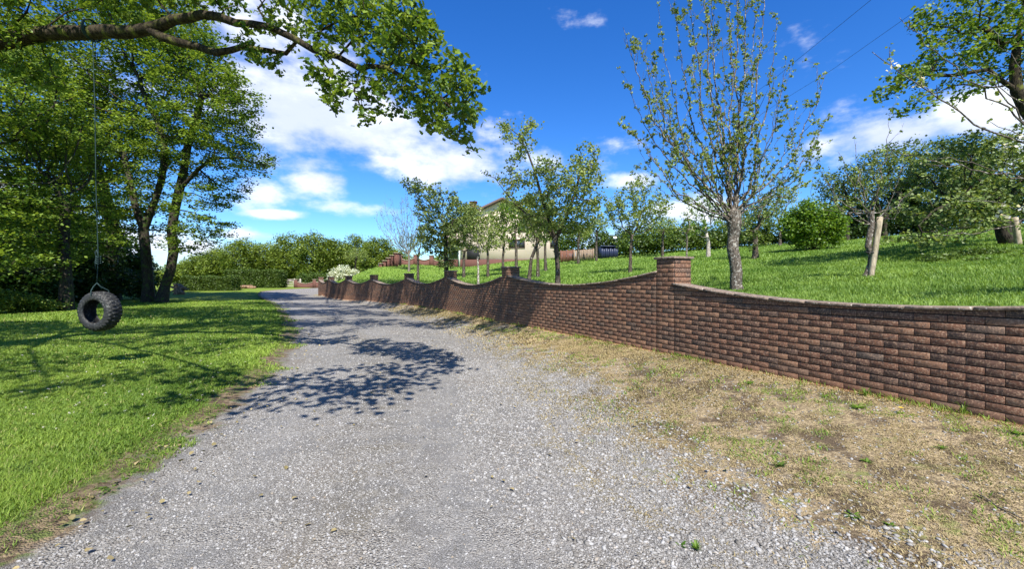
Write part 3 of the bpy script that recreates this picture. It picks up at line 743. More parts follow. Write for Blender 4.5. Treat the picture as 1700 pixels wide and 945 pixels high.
# --- tyre swing
def swing():
    c = at(166, 517, 7.15); ty = c[2]
    root = empty('tyre_swing', tuple(c), 'worn black knobbly tyre hanging on a thin teal rope from the oak limb', 'swing')
    Ro, Ri, W = .325, .185, .225; n = 120; prof = [(-.42, .0), (-.5, .10), (-.52, .35), (-.50, .62), (-.46, .82), (-.38, .93), (-.25, 1.0), (0, 1.015), (.25, 1.0), (.38, .93), (.46, .82), (.50, .62), (.52, .35), (.5, .10), (.42, 0), (.40, .08), (.44, .35), (.42, .65), (.36, .83), (0, .88), (-.36, .83), (-.42, .65), (-.44, .35), (-.40, .08)]
    V = []; F_ = []; m = len(prof)
    for i in range(n):
        a = 2*math.pi*i/n
        for j, (x, y) in enumerate(prof):
            rr = Ri+(Ro-Ri)*y
            if 4 <= j <= 10: rr += (-.022 if (i//2+(j//2)*1) % 2 else .006)*(1 if j not in (4, 10) else .5)
            if j in (3, 11): x *= 1.03 if (i//2) % 2 else .97
            V.append((math.cos(a)*rr, x*W, math.sin(a)*rr))
        for j in range(m): F_.append((i*m+j, i*m+(j+1) % m, ((i+1) % n)*m+(j+1) % m, ((i+1) % n)*m+j))
    V = np.array(V); yaw = R(-6); ca, sa = math.cos(yaw), math.sin(yaw)
    V = np.stack([V[:, 0]*ca-V[:, 1]*sa, V[:, 0]*sa+V[:, 1]*ca, V[:, 2]], 1)+c
    np_mesh('tyre', V, [np.array(F_)], M['rubber'], root)
    m = MB(); b = at(153, 50, 7.1); k = at(163, 425, 7.15); j = at(161, 470, 7.15)
    m.tube([b+(0, 0, .18), b+(-.0, 0, 0), (b*2+k)/3+(.012, 0, 0), (b+k*2)/3+(-.006, 0, 0), k, k+(-.005, 0, -.12), j], .0065, 7)
    for s in (-1, 1): m.tube([j, j+(s*.03, s*.03, -.06), c+(s*.035+.0, s*.115, Ro+.02), c+(s*.03, s*.13, Ro-.05), c+(s*.02, s*.06, Ri+.02)], .008, 6)
    for q in range(4): m.tube([k+(.035*math.cos(a)+.0, .03*math.sin(a), -.02-q*.035+.012*math.sin(2*a)) for a in np.linspace(0, 5.6, 9)], .008, 6)
    m.tube([k+(-.03, 0, .01), k+(-.05, 0, -.1), k+(-.045, 0, -.22)], .006, 6); m.tube([k+(-.03, 0, -.02), k+(-.052, .0, .06), k+(-.03, 0, .1), k], .007, 6)
    # turns round the limb
    for q in range(3): m.tube([b+(-.02+q*.018, .165*math.cos(a), .0+.165*math.sin(a)) for a in np.linspace(0, 2*math.pi, 17)], .008, 6)
    m.build('rope', M['rope'], root, smooth=True)
swing()

# --- woodland trees on the left
def gp(x, y): return np.array([x, y, ground_z(x, y)])
def path_base(base, lst, D): return [np.array(base)]+[at(px, py, D) for px, py in lst]
D = 27.0
b = at(246, 500, D); b[2] = ground_z(b[0], b[1])
tree('woodland_tree', 'upright ivy clad trunk of the left tree in the close pair beyond the swing', 'tree', b, path_px([(246,470,D),(243,430,D),(240,400,D),(238,380,D),(225,345,D),(215,300,D),(205,255,D+.5)]),
     [blob(200,200,D+1,85,90,5), blob(150,120,D+1,75,70,5), blob(240,90,D+1,80,60,5), blob(120,250,D+1,60,70,4), blob(210,330,D,50,35,3), blob(190,30,D,90,40,5), blob(160,360,D,40,30,3)],
     1500, .46, .55, .29, .013, M['wood_bark'], M['wood_leaf'], 44, .27, .15, seed=21, thr=1.6, flat=1.2, zs=.38, limbs=[(4, path_px([(255,340,D),(268,300,D),(275,250,D),(262,200,D)]))], group='tall trees on the left lawn edge')
b = at(268, 498, D-.3); b[2] = ground_z(b[0], b[1])
tree('woodland_tree', 'leaning bare dark trunk of the right tree in the close pair beyond the swing', 'tree', b, path_px([(274,475,D),(283,450,D),(288,420,D),(285,385,D),(290,350,D),(298,315,D),(306,280,D)]),
     [blob(330,150,D,60,65,4), blob(360,210,D,62,50,4), blob(300,90,D,70,60,4), blob(380,260,D,52,36,3.5), blob(290,240,D,55,60,4), blob(345,310,D,45,30,3), blob(340,375,D,36,30,2.5), blob(310,410,D,30,16,2), blob(440,270,D,24,15,1.2), blob(395,160,D,38,40,3), blob(260,30,D,80,40,4), blob(330,345,D,40,26,2.5)],
     1800, .42, .5, .28, .012, M['wood_bark'], M['wood_leaf'], 42, .24, .145, seed=22, thr=1.6, flat=1.2, zs=.38, limbs=[(5, path_px([(262,345,D),(240,330,D+.5),(222,300,D+1)])), (6, path_px([(330,280,D-.5),(355,262,D-1),(392,262,D-1),(430,272,D-1)])), (7, path_px([(312,240,D),(325,200,D),(335,160,D)]))], group='tall trees on the left lawn edge')
D = 29.0
b = at(186, 496, D); b[2] = ground_z(b[0], b[1])
tree('woodland_tree', 'thick dark tree standing behind the hanging tyre', 'tree', b, path_px([(186,470,D),(184,430,D),(190,395,D),(182,350,D),(170,310,D)]),
     [blob(140,330,D,70,60,4), blob(90,230,D+1,80,90,5), blob(170,220,D+1,80,80,5), blob(60,130,D,80,80,5), blob(110,400,D,60,40,3), blob(240,370,D+2,50,40,3)],
     1500, .5, .6, .40, .014, M['wood_bark'], M['wood_leaf'], 40, .3, .17, seed=23, thr=1.7, flat=1.1, zs=.4, group='tall trees on the left lawn edge')
D = 20.0
for (px, py, sd_, lb, Bs) in (
    (110, 510, 24, 'shaded tree left of the hanging tyre, its lower crown in front of the dark wood', [(90,330,70,70),(40,250,60,80),(130,250,40,60),(60,400,60,45),(130,400,40,30)]),
    (-30, 520, 25, 'large leafy tree at the far left edge of the lawn', [(0,120,70,70),(-60,220,90,110),(10,330,60,70),(-40,60,90,70),(10,430,60,45),(50,180,50,50)])):
    b = at(px, py, D); b[2] = ground_z(b[0], b[1])
    tree('woodland_tree', lb, 'tree', b, path_px([(px,460,D),(px-5,400,D),(px,340,D)]), [blob(x, y, D+1, a, c, 3.2) for x, y, a, c in Bs],
         1600, .42, .5, .22, .012, M['wood_bark'], M['wood_leaf'], 36, .22, .13, seed=sd_, thr=1.7, flat=1.1, zs=.4, group='tall trees on the left lawn edge'); D = 17.0

# --- leafy masses: shrubs, hedges, undergrowth
def bush(name, label, cat, base, blobs, n, size, lmat, shape=DIAMOND, group=None, seed=1, stems=9, flat=.6, shell=.28, w=1.0, kind=None, lump=.25, up=0):
    r = np.random.default_rng(seed); base = np.array(base, float)
    root = empty(name, tuple(base), label, cat, group)
    if kind: root['kind'] = kind
    sub = []
    for c, rr in blobs:
        c = np.array(c); sub.append((c, tuple(np.array(rr)*.8)))
        for _ in range(7):
            v = r.normal(0, 1, 3); v /= np.linalg.norm(v); sub.append((c+v*np.array(rr)*.72, tuple(np.array(rr)*r.uniform(.25, .48))))
    A = ell_pts(sub, n//6, r, shell); gz = np.array([ground_z(x, y) for x, y in A[::1, :2]]) if len(A) < 9000 else None
    if gz is not None: A = A[A[:, 2] > gz+.02]
    else: A = A[A[:, 2] > base[2]]
    V, Pl, key = leaves(A, 6, size*.9, size, shape, r, flat, w)
    np_mesh('crown', V, Pl, lmat, root, attrs={'lc': key})
    for _ in range(stems if stems <= 12 else 0):
        c, rr = blobs[r.integers(len(blobs))]; e = np.array(c)+r.normal(0, .5, 3)*np.array(rr); st = np.array([base[0]+r.normal(0, .08), base[1]+r.normal(0, .08), base[2]-.03])
        mid = (st+e)/2+r.normal(0, .08, 3); m = MB(); m.tube([st, mid, e], [size*.16+.008, size*.1+.006, .004], 5); m.build('stem', M['wood_bark'], root)
    return root
def gblob(px, py_base, top, hw, D, rd):   # a bush from its foot row, top row and half width in the photo
    s = D/F; x = (px-CX)*s; z0 = ground_z(x, D); zt = EYE+(HY-top)*s; return (np.array([x, D, (z0+zt)/2]), (hw*s, rd, max((zt-z0)/2, .2)*1.08))
# dark thicket behind the lawn on the left
B = [gblob(x, 500, t, w_, D_, 2.2) for x, t, w_, D_ in ((20,405,60,25),(95,395,60,26),(160,420,50,28),(205,440,40,31),(-60,380,70,22),(55,440,55,24),(130,445,50,27))]
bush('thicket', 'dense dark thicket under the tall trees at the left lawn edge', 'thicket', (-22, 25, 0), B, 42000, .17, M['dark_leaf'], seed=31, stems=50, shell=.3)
B = [gblob(x, 500, t, w_, D_, 3) for x, t, w_, D_ in ((-20,290,80,38),(70,330,80,38),(150,350,70,40),(230,420,26,44))]
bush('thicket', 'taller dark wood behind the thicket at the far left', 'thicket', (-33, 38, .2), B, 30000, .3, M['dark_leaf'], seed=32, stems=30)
bush('bramble_patch', 'pale green bramble and nettle patch at the left lawn edge', 'bramble', (-19, 17.5, .05), [gblob(x, 510, t, w_, D_, .8) for x, t, w_, D_ in ((15,478,30,18.5),(52,488,26,19),(90,497,20,19.5),(-30,472,34,17.5))], 9000, .085, M['far_leaf'], seed=33, stems=20)
def clipped(label, px0, px1, top, bot, D_, dep, n, size, seed):
    r = np.random.default_rng(seed); sc = D_/F; x0, x1 = (px0-CX)*sc, (px1-CX)*sc; z0 = ground_z((x0+x1)/2, D_); h = EYE+(HY-top)*sc-z0
    root = empty('hedge', ((x0+x1)/2, D_, z0), label, 'hedge', 'clipped hedges beyond the lawn')
    a1, a2, a3 = (x1-x0)*h, (x1-x0)*dep, dep*h*2; k = r.random(n)*(a1+a2+a3); u, v = r.random(n), r.random(n); f = k < a1; t = (k >= a1) & (k < a1+a2); e = k >= a1+a2
    X = np.where(e, np.where(u < .5, x0, x1), x0+(x1-x0)*u); Y = np.where(f, D_, D_+dep*v); Y = np.where(e, D_+dep*((u*2) % 1), Y); Z = np.where(t, z0+h, z0+h*v)
    A = np.stack([X, Y, Z], 1); bulge = .10*np.sin(A[:, 0]*2.3+A[:, 2]*3)+.06*np.sin(A[:, 0]*6.1); A[:, 2] += np.where(t, bulge, 0); A[:, 1] -= np.where(f, bulge, 0)
    V, Pl, key = leaves(A, 3, .07, size, DIAMOND, r, .5); np_mesh('crown', V, Pl, M['hedge_leaf'], root, attrs={'lc': key})
    m = MB(); m.box(((x0+x1)/2, D_+dep/2+.12, z0+h/2-.1), (x1-x0-.3, dep-.2, h-.15), 0, .1); m.build('light_block_core', M['dark_leaf'], root)  # added dark box inside the leaf shell, stops light passing through
clipped('low clipped hedge behind the leaning tree, left of the longer one', 302, 384, 461, 481, 48, 1.6, 9000, .11, 34)
clipped('long clipped hedge running up to the wooden gate', 374, 463, 450, 475, 58, 2.0, 11000, .13, 35)
bush('hedge', 'short clipped hedge between the gate and the white flowering shrub', 'hedge', at(525, 466, 66), [gblob(x, 472, 452, 12, 64, 1.5) for x in (508, 522, 536)], 6000, .16, M['hedge_leaf'], seed=36, stems=0, group='clipped hedges beyond the lawn')
bush('flowering_shrub', 'rounded white flowering shrub behind the far end of the brick wall', 'shrub', at(567, 462, 43), [gblob(x, 468, t, 15, 43, 1) for x, t in ((556, 444), (570, 438), (584, 446))], 9000, .12, M['white_leaf'], seed=37)
# far woods, each crown its own tree
far = [(330,430,22,24,86),(362,422,26,26,84),(402,408,34,30,82),(444,412,30,26,88),(478,402,30,30,84),(520,398,32,30,82),(556,408,30,28,84),(590,402,28,28,88),(628,406,30,30,80),(300,440,24,20,90),(655,418,22,22,84),(268,450,22,16,92)]
farlab = ['small yellowish tree low on the far left skyline','rounded tree between the low skyline trees and the tall grey green one','broad grey green tree above the long clipped hedge','darker tree right of the broad grey green one','tall tree standing above the wooden gate','tallest rounded tree in the middle of the far wood','bright green tree behind the white flowering shrub','tree behind the drive end, right of the bright green one','dense tree below the bare branched orchard tree','low hazy tree behind the leaning trunk','small far tree left of the house steps','lowest far tree, seen between the two close trunks']
for i, (px, py, hw, hh, D_) in enumerate(far):
    py += 14; hh -= 6; s = D_/F; c = at(px, py, D_); gz = float(road_z(D_)); base = np.array([c[0], D_, gz]); top_ = c[2]+hh*s
    Bs = [(np.array([c[0], D_, (top_+gz)/2+.5]), (hw*s*1.1, 3.4, (top_-gz)/2))]
    tree('far_tree', farlab[i], 'tree', base, [base+(0, 0, 1.2), base+(.1, 0, 2.2)], Bs, 520, .5, .6, .2, .03, M['wood_bark'], M['far_leaf'], 34, .42, .27, seed=60+i, thr=3.0, group='far trees beyond the hedges', sides=5, flat=1.0)
bush('hedgerow', 'distant hedgerow closing the view below the far trees', 'hedgerow', at(500, 462, 92), [gblob(x, 470, t, 26, 92, 3) for x, t in ((250,450),(290,448),(330,444),(375,440),(420,438),(465,438),(510,436),(555,434),(600,432),(645,428),(690,424),(735,424))], 26000, .36, M['far_leaf'], seed=38, stems=0)
# --- orchard trees
def otree(label, px, py, D_, pathpx, Bs, natt, k, lm='apple_leaf', bm='apple_bark', R0=.09, rt=.006, size=.07, spread=.06, step=.16, kill=.2, seed=1, name='apple_tree', frac=1.0, limbs=None, rd=.9, shape=DIAMOND, thr=2.0, jit=.3, up=.05, flat=.4, sides=6):
    b = at(px, py, D_); b[2] = ground_z(b[0], b[1])-.03
    lim = [(i, path_px([(x, y, dd) for x, y, dd in l])) for i, l in (limbs or [])]
    return tree(name, label, 'tree', b, path_px([(x, y, D_) for x, y in pathpx]), [blob(x, y, D_+dz, a, c, rd) for x, y, a, c, dz in Bs], natt, step, kill, R0, rt, M[bm], M[lm], int(k*2.6) if k > 1 else 2, spread*1.15, size, shape, seed=seed, limbs=lim, group='trees in the orchard', leaf_frac=frac, thr=thr, jit=jit, up=up, flat=flat, sides=sides)
D_ = 11.0
otree('leafy apple tree with one long arching limb, between the two nearest wall pillars', 926, 470, D_, [(926,450),(925,430),(923,408),(922,398)],
      [(925,340,55,50,0),(960,310,45,45,0),(885,340,40,40,0),(960,360,38,35,0),(905,290,30,35,0),(985,290,18,40,0),(860,240,30,30,0),(880,225,22,10,0),(850,300,18,30,0),(835,215,16,14,0),(965,260,12,24,0),(930,365,70,22,0),(930,320,50,50,0),(925,370,60,25,0),(925,385,42,16,0)], 1250, 8, R0=.085, size=.062, seed=101, rd=1.1,
      limbs=[(4, [(905,378,11),(880,360,10.9),(856,340,10.8),(838,318,10.7),(822,296,10.7),(806,288,10.7)]), (4, [(912,370,11),(900,330,11),(888,285,11),(875,250,11),(862,225,11),(845,212,11)]), (4, [(940,360,11),(955,320,11),(965,280,11)])])
D_ = 17.5
otree('dark dense orchard tree rising right behind the third wall pillar', 741, 455, D_, [(741,440),(740,420),(740,400),(738,385)],
      [(725,350,32,45,0),(760,370,32,32,0),(700,330,20,26,0),(735,400,30,26,0),(690,310,18,14,0),(770,345,24,14,0),(740,440,18,12,0),(715,390,24,30,0),(740,360,45,45,0),(740,400,35,35,0)], 1500, 8, lm='dull_leaf', bm='wood_bark', R0=.12, size=.085, seed=102, rd=1.2, step=.2, kill=.26)
D_ = 21
D_ = 24.5

otree('small tree close to the right of the bare twiggy one', 694, 450, 25, [(694,440),(694,425)], [(697,405,18,24,0),(705,390,14,20,0)], 200, 5, lm='dull_leaf', R0=.09, size=.08, seed=104, step=.2, kill=.26)
otree('slim young tree with a pale whitish stem below the house doorway', 794, 458, 19, [(794,445),(793,430),(797,418)], [(795,388,35,35,0),(790,365,24,24,0),(812,400,18,18,0)], 741, 7, bm='pale_bark', R0=.055, size=.075, seed=105, step=.2, kill=.26)
otree('small tree to the right of the house doorway', 810, 437, 27, [(810,425),(809,412)], [(812,385,29,35,0),(825,370,21,24,0)], 627, 8, R0=.10, size=.09, seed=106, step=.26, kill=.34)
otree('small tree against the cream wall under the house window', 857, 438, 27, [(857,425),(857,412),(856,404)], [(857,372,35,40,0),(870,350,24,27,0),(840,360,24,29,0)], 855, 8, lm='bright_leaf', R0=.12, size=.10, seed=107, step=.26, kill=.34)
otree('leaning twin stemmed tree emerging behind the second pillar', 877, 444, 16.5, [(882,430),(888,415),(893,400),(897,385)], [(893,365,35,37,0),(905,345,27,29,0),(880,350,27,29,0)], 855, 7, R0=.085, size=.08, seed=108, step=.2, kill=.26)
otree('small dark stemmed tree between the leaning tree and the arching apple tree', 893, 441, 22, [(893,430),(892,415)], [(892,380,27,32,0)], 456, 7, lm='dull_leaf', R0=.10, size=.085, seed=109, step=.24, kill=.3)
otree('tree standing before the right corner of the house', 906, 434, 28, [(905,420),(905,408)], [(905,378,29,32,0)], 456, 7, R0=.11, size=.10, seed=110, step=.28, kill=.36)
otree('open round headed tree alone on the lawn before the navy shed', 1046, 431, 18.5, [(1047,418),(1048,405),(1049,392)], [(1050,355,44,39,0),(1030,340,27,27,0),(1075,350,29,37,0),(1060,315,25,21,0),(1095,345,18,16,0),(1018,350,14,16,0)], 845, 6, R0=.085, size=.085, seed=111, rd=1.3, step=.2, kill=.26)
otree('sparse little tree just above the near pillar cap', 1140, 428, 15.5, [(1140,412),(1141,400),(1139,388)], [(1141,375,16,22,0),(1145,350,10,16,0),(1130,395,8,14,0)], 150, 3, bm='grey_bark', R0=.045, size=.06, seed=112, step=.15, kill=.2, rd=.5)
otree('pale trunked bushy tree left of the tall sparse tree, far up the lawn', 1176, 411, 25, [(1176,402),(1174,394)], [(1165,365,30,30,0),(1185,350,26,26,0),(1150,375,18,20,0),(1172,335,18,18,0)], 380, 6, lm='bright_leaf', bm='pale_bark', R0=.14, size=.10, seed=113, rd=1.3, step=.26, kill=.34)
otree('ivy wrapped stub trunk tree right of the tall sparse tree', 1254, 427, 19, [(1254,415),(1254,400),(1253,385)], [(1256,355,26,34,0),(1245,390,14,16,0),(1275,340,20,22,0),(1254,408,8,10,0)], 320, 5, lm='dull_leaf', R0=.17, size=.08, seed=114, rd=1.0, step=.2, kill=.26)
for i, (px, py, D2, lab, hw, tp) in enumerate(((835,438,33,'small leafy tree before the middle of the cream gable wall',30,330),(770,438,30,'bushy tree screening the left side of the house',30,335),(960,412,33,'small tree by the brown fence left of the navy shed',22,375),(990,408,35,'low leafy tree beside the navy shed',20,360),(1100,408,33,'pale leaved tree at the top of the lawn right of the round headed tree',24,360),(1215,402,31,'tree directly behind the tall sparse tree at the top hedge',26,345),(1295,402,30,'hazy pale tree left of the round bush at the top hedge',30,310),(590,452,44,'young tree in front of the white flowering shrub',20,412))):
    otree(lab, px, py, D2, [(px, py-10), (px+1, py-20)], [(px, (tp+py-18)/2, hw, (py-18-tp)/2, 0), (px+8, tp+12, hw*.6, 12, 0)], 420, 8, R0=.12, rt=.009, size=.12, spread=.12, seed=120+i, step=.3, kill=.4, rd=1.4)
# tall sparse tree with many upright shoots
def vase(name, label, base, crotch, targets, R0, r_l, lm, bm, leaf, kleaf, seed, side=.17, sl=(.25, .9), leafp=.8, upright=.7, blossom=0, knob=.0, cat='tree', grp='trees in the orchard', sidelv2=.35, thin=1.0, arch=.25, trunkpts=None):
    r = np.random.default_rng(seed); root = empty(name, tuple(base), label, cat, grp)
    pts = [np.array(base, float)]; par = [-1]; rad = [R0*1.35]; LA = []
    tp = trunkpts or [base+(crotch-base)*t+r.normal(0, .012, 3) for t in (.05, .12, .25, .4, .55, .7, .85, 1)]
    for i, q in enumerate(tp): par.append(len(pts)-1); pts.append(np.array(q)); rad.append(R0*(1.12 if i < 1 else 1.0)*(1-.12*i/len(tp))*(1+knob*(i >= len(tp)-2)))
    hub = len(pts)-1
    def shoot(start, d, L, r0, lv):
        n = max(3, int(L/.09)); last = start; p = pts[start].copy(); d = d/np.linalg.norm(d)
        for k in range(n):
            d = d+r.normal(0, .12, 3)+np.array([0, 0, .05*upright]); d /= np.linalg.norm(d); p = p+d*L/n
            par.append(last); pts.append(p.copy()); rad.append(max(r0*(1-.75*(k+1)/n), .0018*thin)); last = len(pts)-1
            if r.random() < leafp: LA.append(p+r.normal(0, .015, 3))
            if lv < 2 and r.random() < sidelv2:
                v = r.normal(0, 1, 3); v = v-d*v.dot(d); v /= np.linalg.norm(v); shoot(last, d*.75+v*.7+np.array([0, 0, .3]), L*r.uniform(.18, .4), r0*.5, lv+1)
    for tgt in targets:
        ph = r.uniform(0, 6.28, 3); am = r.uniform(.02, .065, 3)*min(1, r_l/.02)
        e = at(*tgt); s = pts[hub-int(r.integers(0, 3))]; si = hub-int(r.integers(0, 2)); s = pts[si]; v = e-s; L = np.linalg.norm(v); n = int(L/.12)
        c1 = s+v*.45+np.array([v[0]*arch, v[1]*arch, -abs(v[2])*.12-.05]); last = si; rl = r_l*r.uniform(.75, 1.15)*(L/3.2)**.5
        for k in range(1, n+1):
            t = k/n; p = (1-t)**2*s+2*t*(1-t)*c1+t*t*e+r.normal(0, .014, 3)+am*np.sin(t*9+ph)*math.sin(math.pi*min(t*1.2, 1))+am[::-1]*.5*np.sin(t*21+ph)*math.sin(math.pi*min(t*1.1, 1)); par.append(last); pts.append(p); rad.append(max(rl*(1-.86*t), .0025*thin)); last = len(pts)-1
            d = (2*(1-t)*(c1-s)+2*t*(e-c1)); d /= np.linalg.norm(d)
            if t > .18 and r.random() < leafp*.9: LA.append(p+r.normal(0, .02, 3))
            if t > .1 and r.random() < side*3:
                v_ = r.normal(0, 1, 3); v_ -= d*v_.dot(d); v_ /= np.linalg.norm(v_); shoot(last, d*.7+v_*.65+np.array([0, 0, upright*.7]), r.uniform(*sl)*(1-.3*t), rl*.30*(1-.5*t)+.002, 0)
    pts_, par_, rad_ = np.array(pts), np.array(par), np.array(rad)
    V, Fq = tubes(pts_, par_, rad_, 7); np_mesh('trunk', V, [Fq], M[bm], root, smooth=True)
    LA = np.array(LA)
    if len(LA):
        V, Pl, key = leaves(LA, kleaf, leaf*.42, leaf, FOLD, r, .2, .95); np_mesh('crown', V, Pl, M[lm], root, attrs={'lc': key*.9})
    if blossom:
        A = LA[r.random(len(LA)) < blossom]; V, Pl, key = leaves(A, 9, .028, .035, DIAMOND, r, .2, 1.3); np_mesh('blossom', V, Pl, M['blossom'], root, attrs={'lc': key})
    return root
D_ = 8.6; b = at(1223, 483, D_); b[2] = ground_z(b[0], b[1])-.03
T = [(1035,45,8.0),(1052,215,7.6),(1046,150,8.8),(1060,245,9.2),(1098,55,8.2),(1140,-60,8.8),(1240,-140,9.0),(1272,-60,8.2),(1290,30,8.9),(1305,95,8.0),(1372,120,8.4),(1366,205,8.9),(1352,258,8.0),(1095,140,9.6),(1180,-40,9.4),(1255,10,9.6),(1120,10,9.2),(1210,-120,8.6),(1165,-100,8.4),(1200,60,7.9),(1325,170,9.4),(1080,110,8.9),(1060,60,8.4),(1300,130,7.9),(1225,-60,8.9),(1075,300,8.4),(1335,300,9.0),(1150,90,7.7)]
vase('apple_tree', 'tall sparse vase shaped tree with many upright shoots, right of the near pillar', b, at(1217, 352, D_), T, .118, .019, 'apple_leaf', 'grey_bark', .042, 7, 301, knob=.25, leafp=.42, side=.13, sl=(.3, .95), arch=.28)
b = hit(679, 451, 22); Db = b[1]
vase('apple_tree', 'nearly bare twiggy tree, second trunk left of the dark dense one', b, at(679, 418, Db), [(x, y, Db+d) for x, y, d in ((632,355,0),(640,345,.6),(652,338,-.5),(665,335,.3),(676,332,-.6),(690,330,.5),(702,338,0),(712,350,-.3),(645,372,.8),(706,368,.6),(660,350,1),(684,345,-1),(636,385,-.4),(695,355,.9),(670,345,-.8),(625,365,.4),(655,360,-1.0),(716,372,.2))], .10, .03, 'apple_leaf', 'twig', .05, 4, 304, leafp=.10, side=.18, sl=(.5, 1.3), upright=.8, arch=.2, thin=2.2)
# staked tree
D_ = 8.8; b = at(1438, 476, D_); b[2] = ground_z(b[0], b[1])-.02
tp = path_px([(1437,462,D_),(1441,452,D_),(1446,438,D_),(1447,425,D_),(1441,410,D_),(1443,395,D_),(1447,375,D_),(1446,355,D_)])
T = [(1352,262,8.6),(1370,300,9.0),(1392,250,8.4),(1345,325,8.9),(1420,240,9.0),(1455,250,8.6),(1500,275,8.5),(1520,310,9.1),(1480,180,8.8),(1390,335,8.3),(1500,340,8.6),(1425,285,9.3),(1365,345,9.4)]
vase('apple_tree', 'crooked little tree of mostly bare twigs tied to a leaning wooden stake', b, at(1446, 355, D_), T, .062, .020, 'apple_leaf', 'grey_bark', .045, 4, 302, leafp=.22, side=.14, sl=(.15, .55), arch=.18, trunkpts=tp)
def stake(label, lst, D_, w, band=None):
    p = path_px([(x, y, D_) for x, y in lst]); p[0][2] = ground_z(p[0][0], p[0][1])-.1
    root = empty('tree_stake', tuple(p[0]), label, 'stake', 'wooden tree stakes'); m = MB(); n = 8; V = []
    for k in range(n+1):
        q = p[0]+(p[1]-p[0])*k/n
        for a in range(8):
            t = 2*math.pi*a/8+.2; sq = w/2/max(abs(math.cos(t)), abs(math.sin(t)))*.92; V.append(q+np.array([math.cos(t)*sq, math.sin(t)*sq, 0])+rng.normal(0, .0015, 3))
    m.add(V, [(k*8+a, k*8+(a+1) % 8, (k+1)*8+(a+1) % 8, (k+1)*8+a) for k in range(n) for a in range(8)]+[tuple(n*8+a for a in range(8))])
    m.build('post', M['stake'], root)
    if band:
        m = MB(); c = at(*band)
        m.tube([c+np.array([.12*math.cos(a)-.03, .06*math.sin(a), .01*math.sin(a)]) for a in np.linspace(0, 2*math.pi, 14)], .011, 6); m.build('tie_strap', M['dark'], root)
stake('leaning square wooden stake tied to the crooked bare tree', [(1444,476),(1461,360)], 8.72, .10, (1450,419,8.75))
stake('upright round grey stake beside the thick trunk at the right edge', [(1692,430),(1684,361)], 12.4, .15)
# thick spreading tree at the right
D_ = 13.0; 
b = at(1682, 430, D_); b[2] = ground_z(b[0], b[1])-.05
otree('thick trunked spreading tree at the right edge with drooping leafy boughs', 1682, 430, D_, [(1676,410),(1668,390),(1664,370),(1660,350)],
      [(1640,300,60,50,0),(1570,290,50,45,-.5),(1600,350,60,35,-.5),(1540,340,40,32,-1),(1680,260,60,50,0),(1560,385,45,24,-1.2),(1720,330,40,40,1.0),(1520,300,26,22,0),(1590,250,50,25,0),(1520,400,22,14,-1.5),(1650,300,60,36,1.2)], 1900, 6, lm='dull_leaf', bm='wood_bark', R0=.25, rt=.006, size=.085, seed=130, rd=1.4, step=.2, kill=.25,
      limbs=[(4, [(1630,335,12.6),(1590,335,12),(1550,350,11.8),(1525,375,11.5)]), (4, [(1690,310,13),(1710,270,13)]), (4, [(1650,300,13.4),(1640,270,13.6)])])
# tree whose boughs hang in at the top right
D_ = 10.5; bx = at(1790, 300, D_); b = np.array([bx[0], D_, ground_z(bx[0], D_)])
tree('oak_tree', 'dark limbed tree hanging its leafy boughs in from the top right corner', 'tree', b, path_px([(1785,380,D_),(1770,330,D_),(1745,260,D_),(1722,210,D_),(1702,180,D_),(1688,150,D_),(1684,110,D_),(1690,60,D_),(1700,0,D_)]),
     [blob(1620,60,D_,65,40,1.3), blob(1560,100,D_,60,30,1.1), blob(1500,140,D_,45,28,.9), blob(1510,185,D_,36,14,.6), blob(1590,15,D_,60,40,1.2), blob(1660,20,D_,60,50,1.2), blob(1600,150,D_,45,16,.7), blob(1690,100,D_,40,40,1), blob(1740,40,D_,60,70,1.4), blob(1525,50,D_,14,16,.4)],
     950, .16, .21,       .125, .0045, M['oak_bark'], M['oak_leaf'], 11, .075, .08, FOLD, seed=131, jit=.3, limbs=[(6, path_px([(1665,135,D_),(1640,115,D_),(1610,120,D_),(1580,125,D_),(1545,125,D_)])), (8, path_px([(1665,75,D_),(1640,50,D_),(1620,45,D_)])), (5, path_px([(1680,140,D_),(1650,145,D_-.2),(1600,140,D_-.4)]))])
# apple tree just off the right edge: only its flowering twigs reach into the picture
D_ = 4.8; bx = at(1960, 420, D_); b = np.array([bx[0], D_, ground_z(bx[0], D_)-.03])
T = [(1450,85,4.4),(1495,30,4.5),(1560,60,4.7),(1620,100,4.5),(1480,250,4.9),(1560,260,4.6),(1590,330,4.8),(1640,40,4.9),(1640,200,4.5),(1700,300,4.6),(1540,395,4.9),(1640,370,4.6),(1900,-100,5),(2000,-50,5.2),(2150,60,5),(1800,-60,4.6)]
vase('apple_tree', 'apple tree whose thin blossom twigs reach in from the right edge', b, at(1940, 330, D_), T, .09, .017, 'apple_leaf', 'grey_bark', .038, 4, 303, leafp=.42, side=.06, sl=(.15, .4), blossom=.11, upright=.2, arch=.05)
